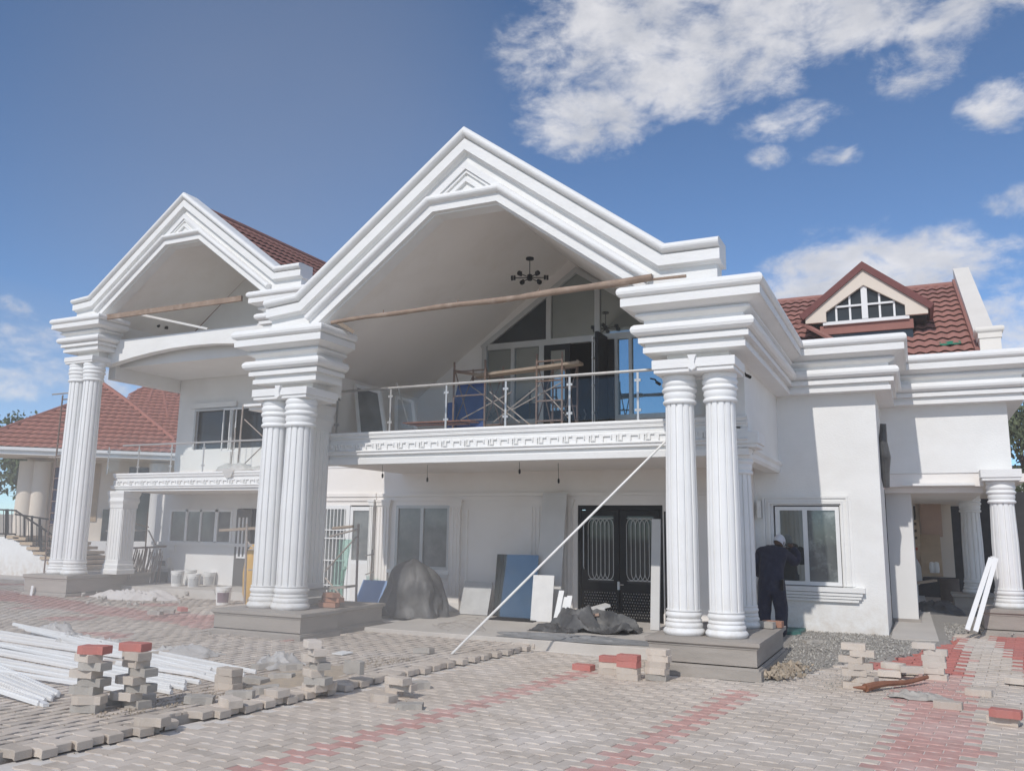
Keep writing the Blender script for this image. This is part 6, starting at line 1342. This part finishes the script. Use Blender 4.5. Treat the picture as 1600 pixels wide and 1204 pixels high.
tree('broad_tree', 'leafy tree rising at the right edge behind the far right column', (4.0, 36, 0), 6.6, 2.3, LEAFL, 8, 5000, .2)
tree('small_tree', 'small grey green tree between the two far right columns', (2.1, 29.5, 0), 3.9, 1.1, LEAFL, 12, 2500, .14)
# a belt of trees and low walls closing the view behind the plot
wallbox('boundary_wall', -80, -19.5, 44, 44.3, -.1, 2.4, BLOCKW, 'long grey boundary wall far behind the left house')
wallbox('boundary_wall', -19.4, -6.1, 38, 38.3, -.1, 2.4, BLOCKW, 'long grey boundary wall behind the middle of the house')

# ================================================================== worker
def skin_body(name, joints, bones, mat, parent, root=0, sub_=2):
    me = bpy.data.meshes.new(name); me.from_pydata([j[0] for j in joints], bones, []); o = bpy.data.objects.new(name, me); C.objects.link(o); o.parent = parent
    sk = o.modifiers.new('skin', 'SKIN'); sk.use_smooth_shade = True
    for i, j in enumerate(joints):
        v = me.skin_vertices[0].data[i]; r = j[1]; v.radius = (r, r) if isinstance(r, (int, float)) else r; v.use_root = (i == root)
    ss_ = o.modifiers.new('sub', 'SUBSURF'); ss_.levels = sub_; ss_.render_levels = sub_; me.materials.append(mat)
    dg = bpy.context.evaluated_depsgraph_get(); dg.update(); m2 = bpy.data.meshes.new_from_object(o.evaluated_get(dg)); o.modifiers.clear(); o.data = m2
    return o
wp = at(1212, 960, Y=13.75); px_ = wp.x
man = thing('person', 'worker in navy coverall and white cap bending towards the wing window', 'person', (px_-.05, 13.75, .06))
# local frame: +y faces the window, z up; back towards the camera; body leans forward and slightly to the right
J = [((0, 0, .86), (.165, .13)), ((0, .03, 1.00), (.18, .14)), ((.005, .11, 1.15), (.195, .14)), ((.01, .21, 1.27), (.205, .13)), ((.025, .29, 1.34), (.12, .095)), ((.05, .35, 1.375), .06), ((.07, .39, 1.42), .05),
     ((-.17, .20, 1.29), .088), ((-.245, .14, 1.10), .072), ((-.215, .24, .97), .055), ((-.16, .36, 1.02), .045),
     ((.19, .24, 1.28), .09), ((.32, .36, 1.16), .074), ((.37, .42, 1.25), .06), ((.27, .50, 1.38), .05),
     ((-.095, 0, .76), .115), ((-.115, .03, .46), .088), ((-.12, -.01, .16), .075), ((-.12, -.01, .07), .072),
     ((.10, 0, .76), .115), ((.125, .05, .46), .088), ((.135, 0, .16), .075), ((.135, 0, .07), .072)]
Bn = [(0, 1), (1, 2), (2, 3), (3, 4), (4, 5), (5, 6), (3, 7), (7, 8), (8, 9), (9, 10), (3, 11), (11, 12), (12, 13), (13, 14), (0, 15), (15, 16), (16, 17), (17, 18), (0, 19), (19, 20), (20, 21), (21, 22)]
body = skin_body('coverall', J, Bn, DENIM, man)
tx = body.data
for v in tx.vertices:
    c = v.co; n = noise.noise(Vector((c.x*9, c.y*9, c.z*5)))*.012+noise.noise(Vector((c.x*22, c.y*22, c.z*12)))*.005; v.co = c+v.normal*(n+(.016 if .2 < c.z < 1.42 else .004))
# head with face, ear, cap
hd = MB(); hc = Vector((.085, .43, 1.475)); Rh = Euler((-.65, .10, -.35)).to_matrix(); vs = []; fs = []; NN, MM = 20, 14
for j in range(MM+1):
    th = math.pi*j/MM
    for i in range(NN):
        ph = 2*math.pi*i/NN; d = Vector((math.sin(th)*math.cos(ph), math.sin(th)*math.sin(ph), math.cos(th))); r = Vector((.074*d.x, .094*d.y, .112*d.z))
        if d.y > .6 and d.z < .1: r.y -= .012*(d.y-.6)*4*(-d.z+.1); 
        if abs(d.x) < .22 and d.y > .7 and -.35 < d.z < .12: r.y += .018*(1-abs(d.x)/.22)*(1 if d.z < -.05 else .5)
        if d.z < -.55: r.x *= .86; r.y *= .92
        if .15 < abs(d.x) < .45 and d.y > .6 and 0 < d.z < .25: r.y -= .006
        vs.append(hc+Rh @ r)
for j in range(MM):
    for i in range(NN): k = (i+1) % NN; fs.append((j*NN+i, (j+1)*NN+i, (j+1)*NN+k, j*NN+k))
hd.add(vs, fs); head = hd.build('head', SKIN, man, True)
for s in (-1, 1): mb = MB(); c = hc+Rh @ Vector((s*.076, -.005, -.005)); mb.lathe([(.004, -.028), (.013, -.015), (.015, .01), (.008, .028)], c, 8); mb.build('ear', SKIN, head, True)
for s in (-1, 1): mb = MB(); c = hc+Rh @ Vector((s*.03, .083, .015)); mb.lathe([(.003, -.008), (.010, 0), (.003, .008)], c, 8); mb.build('eye', PAINTW, head, True)
mb = MB(); a, b = hc+Rh @ Vector((-.022, .088, -.055)), hc+Rh @ Vector((.022, .088, -.055)); mb.tube([a, (a+b)/2+Rh @ Vector((0, .005, 0)), b], .005, 5); mb.build('mouth', PRINTR, head)
cp = MB(); vs = []; fs = []
for j in range(7):
    th = math.pi/2*j/6*1.32
    for i in range(NN): ph = 2*math.pi*i/NN; d = Vector((math.sin(th)*math.cos(ph), math.sin(th)*math.sin(ph), math.cos(th))); vs.append(hc+Rh @ Vector((.086*d.x, .106*d.y-(.012 if d.y < 0 else 0), .112*d.z+.012+(.035*max(0, d.y) if j > 4 else 0))))
for j in range(6):
    for i in range(NN): k = (i+1) % NN; fs.append((j*NN+i, (j+1)*NN+i, (j+1)*NN+k, j*NN+k))
cp.add(vs, fs); cap_o = cp.build('cap', CAPW, man, True)
br = MB(); pts = []
for i in range(9): a = math.pi*(i/8); pts.append((math.cos(a)*.072, .075+math.sin(a)*.085, -.002+.012*math.sin(a)))
q = [hc+Rh @ Vector(p) for p in pts]+[hc+Rh @ Vector((p[0], p[1], p[2]-.006)) for p in pts]; br.add(q, [tuple(range(9)), tuple(range(17, 8, -1))]+[(i, i+9, i+10, i+1) for i in range(8)]+[(8, 17, 9, 0)]); br.build('cap_peak', CAPW, cap_o)
br = MB(); br.add([hc+Rh @ Vector(v) for v in ((-.03, -.106, .03), (.03, -.106, .03), (.03, -.110, .055), (-.03, -.110, .055))], [(0, 1, 2, 3)]); 
def hand(wrist, fwd, side, up, name='hand'):
    wrist, fwd, side, up = Vector(wrist), Vector(fwd).normalized(), Vector(side).normalized(), Vector(up).normalized()
    P = lambda f, s, u: tuple(wrist+fwd*f+side*s+up*u)
    Jt = [(P(0, 0, 0), .024), (P(.045, 0, .004), (.036, .016)), (P(.085, 0, .004), (.036, .014))]; B = [(0, 1), (1, 2)]
    for s, L in ((-.03, .062), (-.01, .075), (.011, .07), (.031, .055)):
        n = len(Jt); Jt += [(P(.09, s, 0), .0095), (P(.09+L*.5, s*1.05, -.008), .009), (P(.09+L*.85, s*1.05, -.028), .0078)]; B += [(2, n), (n, n+1), (n+1, n+2)]
    n = len(Jt); Jt += [(P(.03, -.035, 0), .012), (P(.06, -.058, -.01), .010), (P(.085, -.062, -.02), .009)]; B += [(1, n), (n, n+1), (n+1, n+2)]
    return skin_body(name, Jt, B, SKIN, man, 1, 1)
hand((.265, .505, 1.39), (-.3, .75, .5), (1, .2, -.2), (.2, -.6, .8)); hand((-.15, .375, 1.025), (.35, .9, .15), (.9, -.3, 0), (0, 0, 1))
for s in (-.12, .135): mb = MB(); mb.tube([(s, -.10, .045), (s, 0, .06), (s, .12, .045), (s, .19, .035)], [.038, .052, .045, .03], 10); mb.build('shoe', BLACK, man, True)
mb = MB(); mb.box(.155, .20, -.13, -.05, .76, .92); mb.build('belt_pouch', BLACK, man)
# box he stands on
mb = MB(); mb.box(px_-.35, px_+.35, 13.5, 14.2, .02, .12); obj('plank', mb, CEMENT, 'grey board under the feet of the worker', 'board')
for o in list(bpy.data.objects):
    if o.type == 'EMPTY' and not o.children: bpy.data.objects.remove(o)

# thin dust in the air over the whole site
mb = MB(); mb.box(-95, 40, -12, 70, -1.6, 14.0); hz = mb.build('haze', None); hz.data.materials.clear()
hm = bpy.data.materials.new('dusty_air'); hm.use_nodes = True; N, L = hm.node_tree.nodes, hm.node_tree.links
for n in list(N): N.remove(n)
o_ = N.new('ShaderNodeOutputMaterial'); pv = N.new('ShaderNodeVolumePrincipled'); pv.inputs['Color'].default_value = (.94, .92, .89, 1); pv.inputs['Density'].default_value = 0.0022; pv.inputs['Anisotropy'].default_value = 0.0
L.new(pv.outputs[0], o_.inputs['Volume']); hz.data.materials.append(hm); hz['kind'] = 'stuff'
S.cycles.volume_bounces = 1

# grinding dust drifting low over the left part of the yard
def puff(cx, cy, cz, rx, ry, rz, dens, lab):
    bm = bmesh.new(); bmesh.ops.create_icosphere(bm, subdivisions=4, radius=1.0, matrix=Matrix.Diagonal((rx, ry, rz, 1))); me = bpy.data.meshes.new('dust_cloud'); bm.to_mesh(me); bm.free()
    o = bpy.data.objects.new('dust_cloud', me); C.objects.link(o); o.location = (cx, cy, cz); m = bpy.data.materials.new('drifting_dust'); m.use_nodes = True; N, L = m.node_tree.nodes, m.node_tree.links
    for n in list(N): N.remove(n)
    e = N.new('ShaderNodeOutputMaterial'); v = N.new('ShaderNodeVolumePrincipled'); v.inputs['Color'].default_value = (.95, .92, .89, 1); v.inputs['Density'].default_value = dens; L.new(v.outputs[0], e.inputs['Volume']); me.materials.append(m); tag(o, lab, 'dust', kind='stuff')
puff(-9.0, 7.6, .6, 6.2, 4.2, 3.2, .010, 'thin pale dust drifting over the left part of the yard')
puff(-8.6, 7.8, .4, 4.9, 3.3, 2.4, .013, 'denser pale dust low over the white profiles')
puff(-8.0, 8.0, .3, 3.6, 2.3, 1.6, .015, 'densest dust near the ground before the central left pedestal')
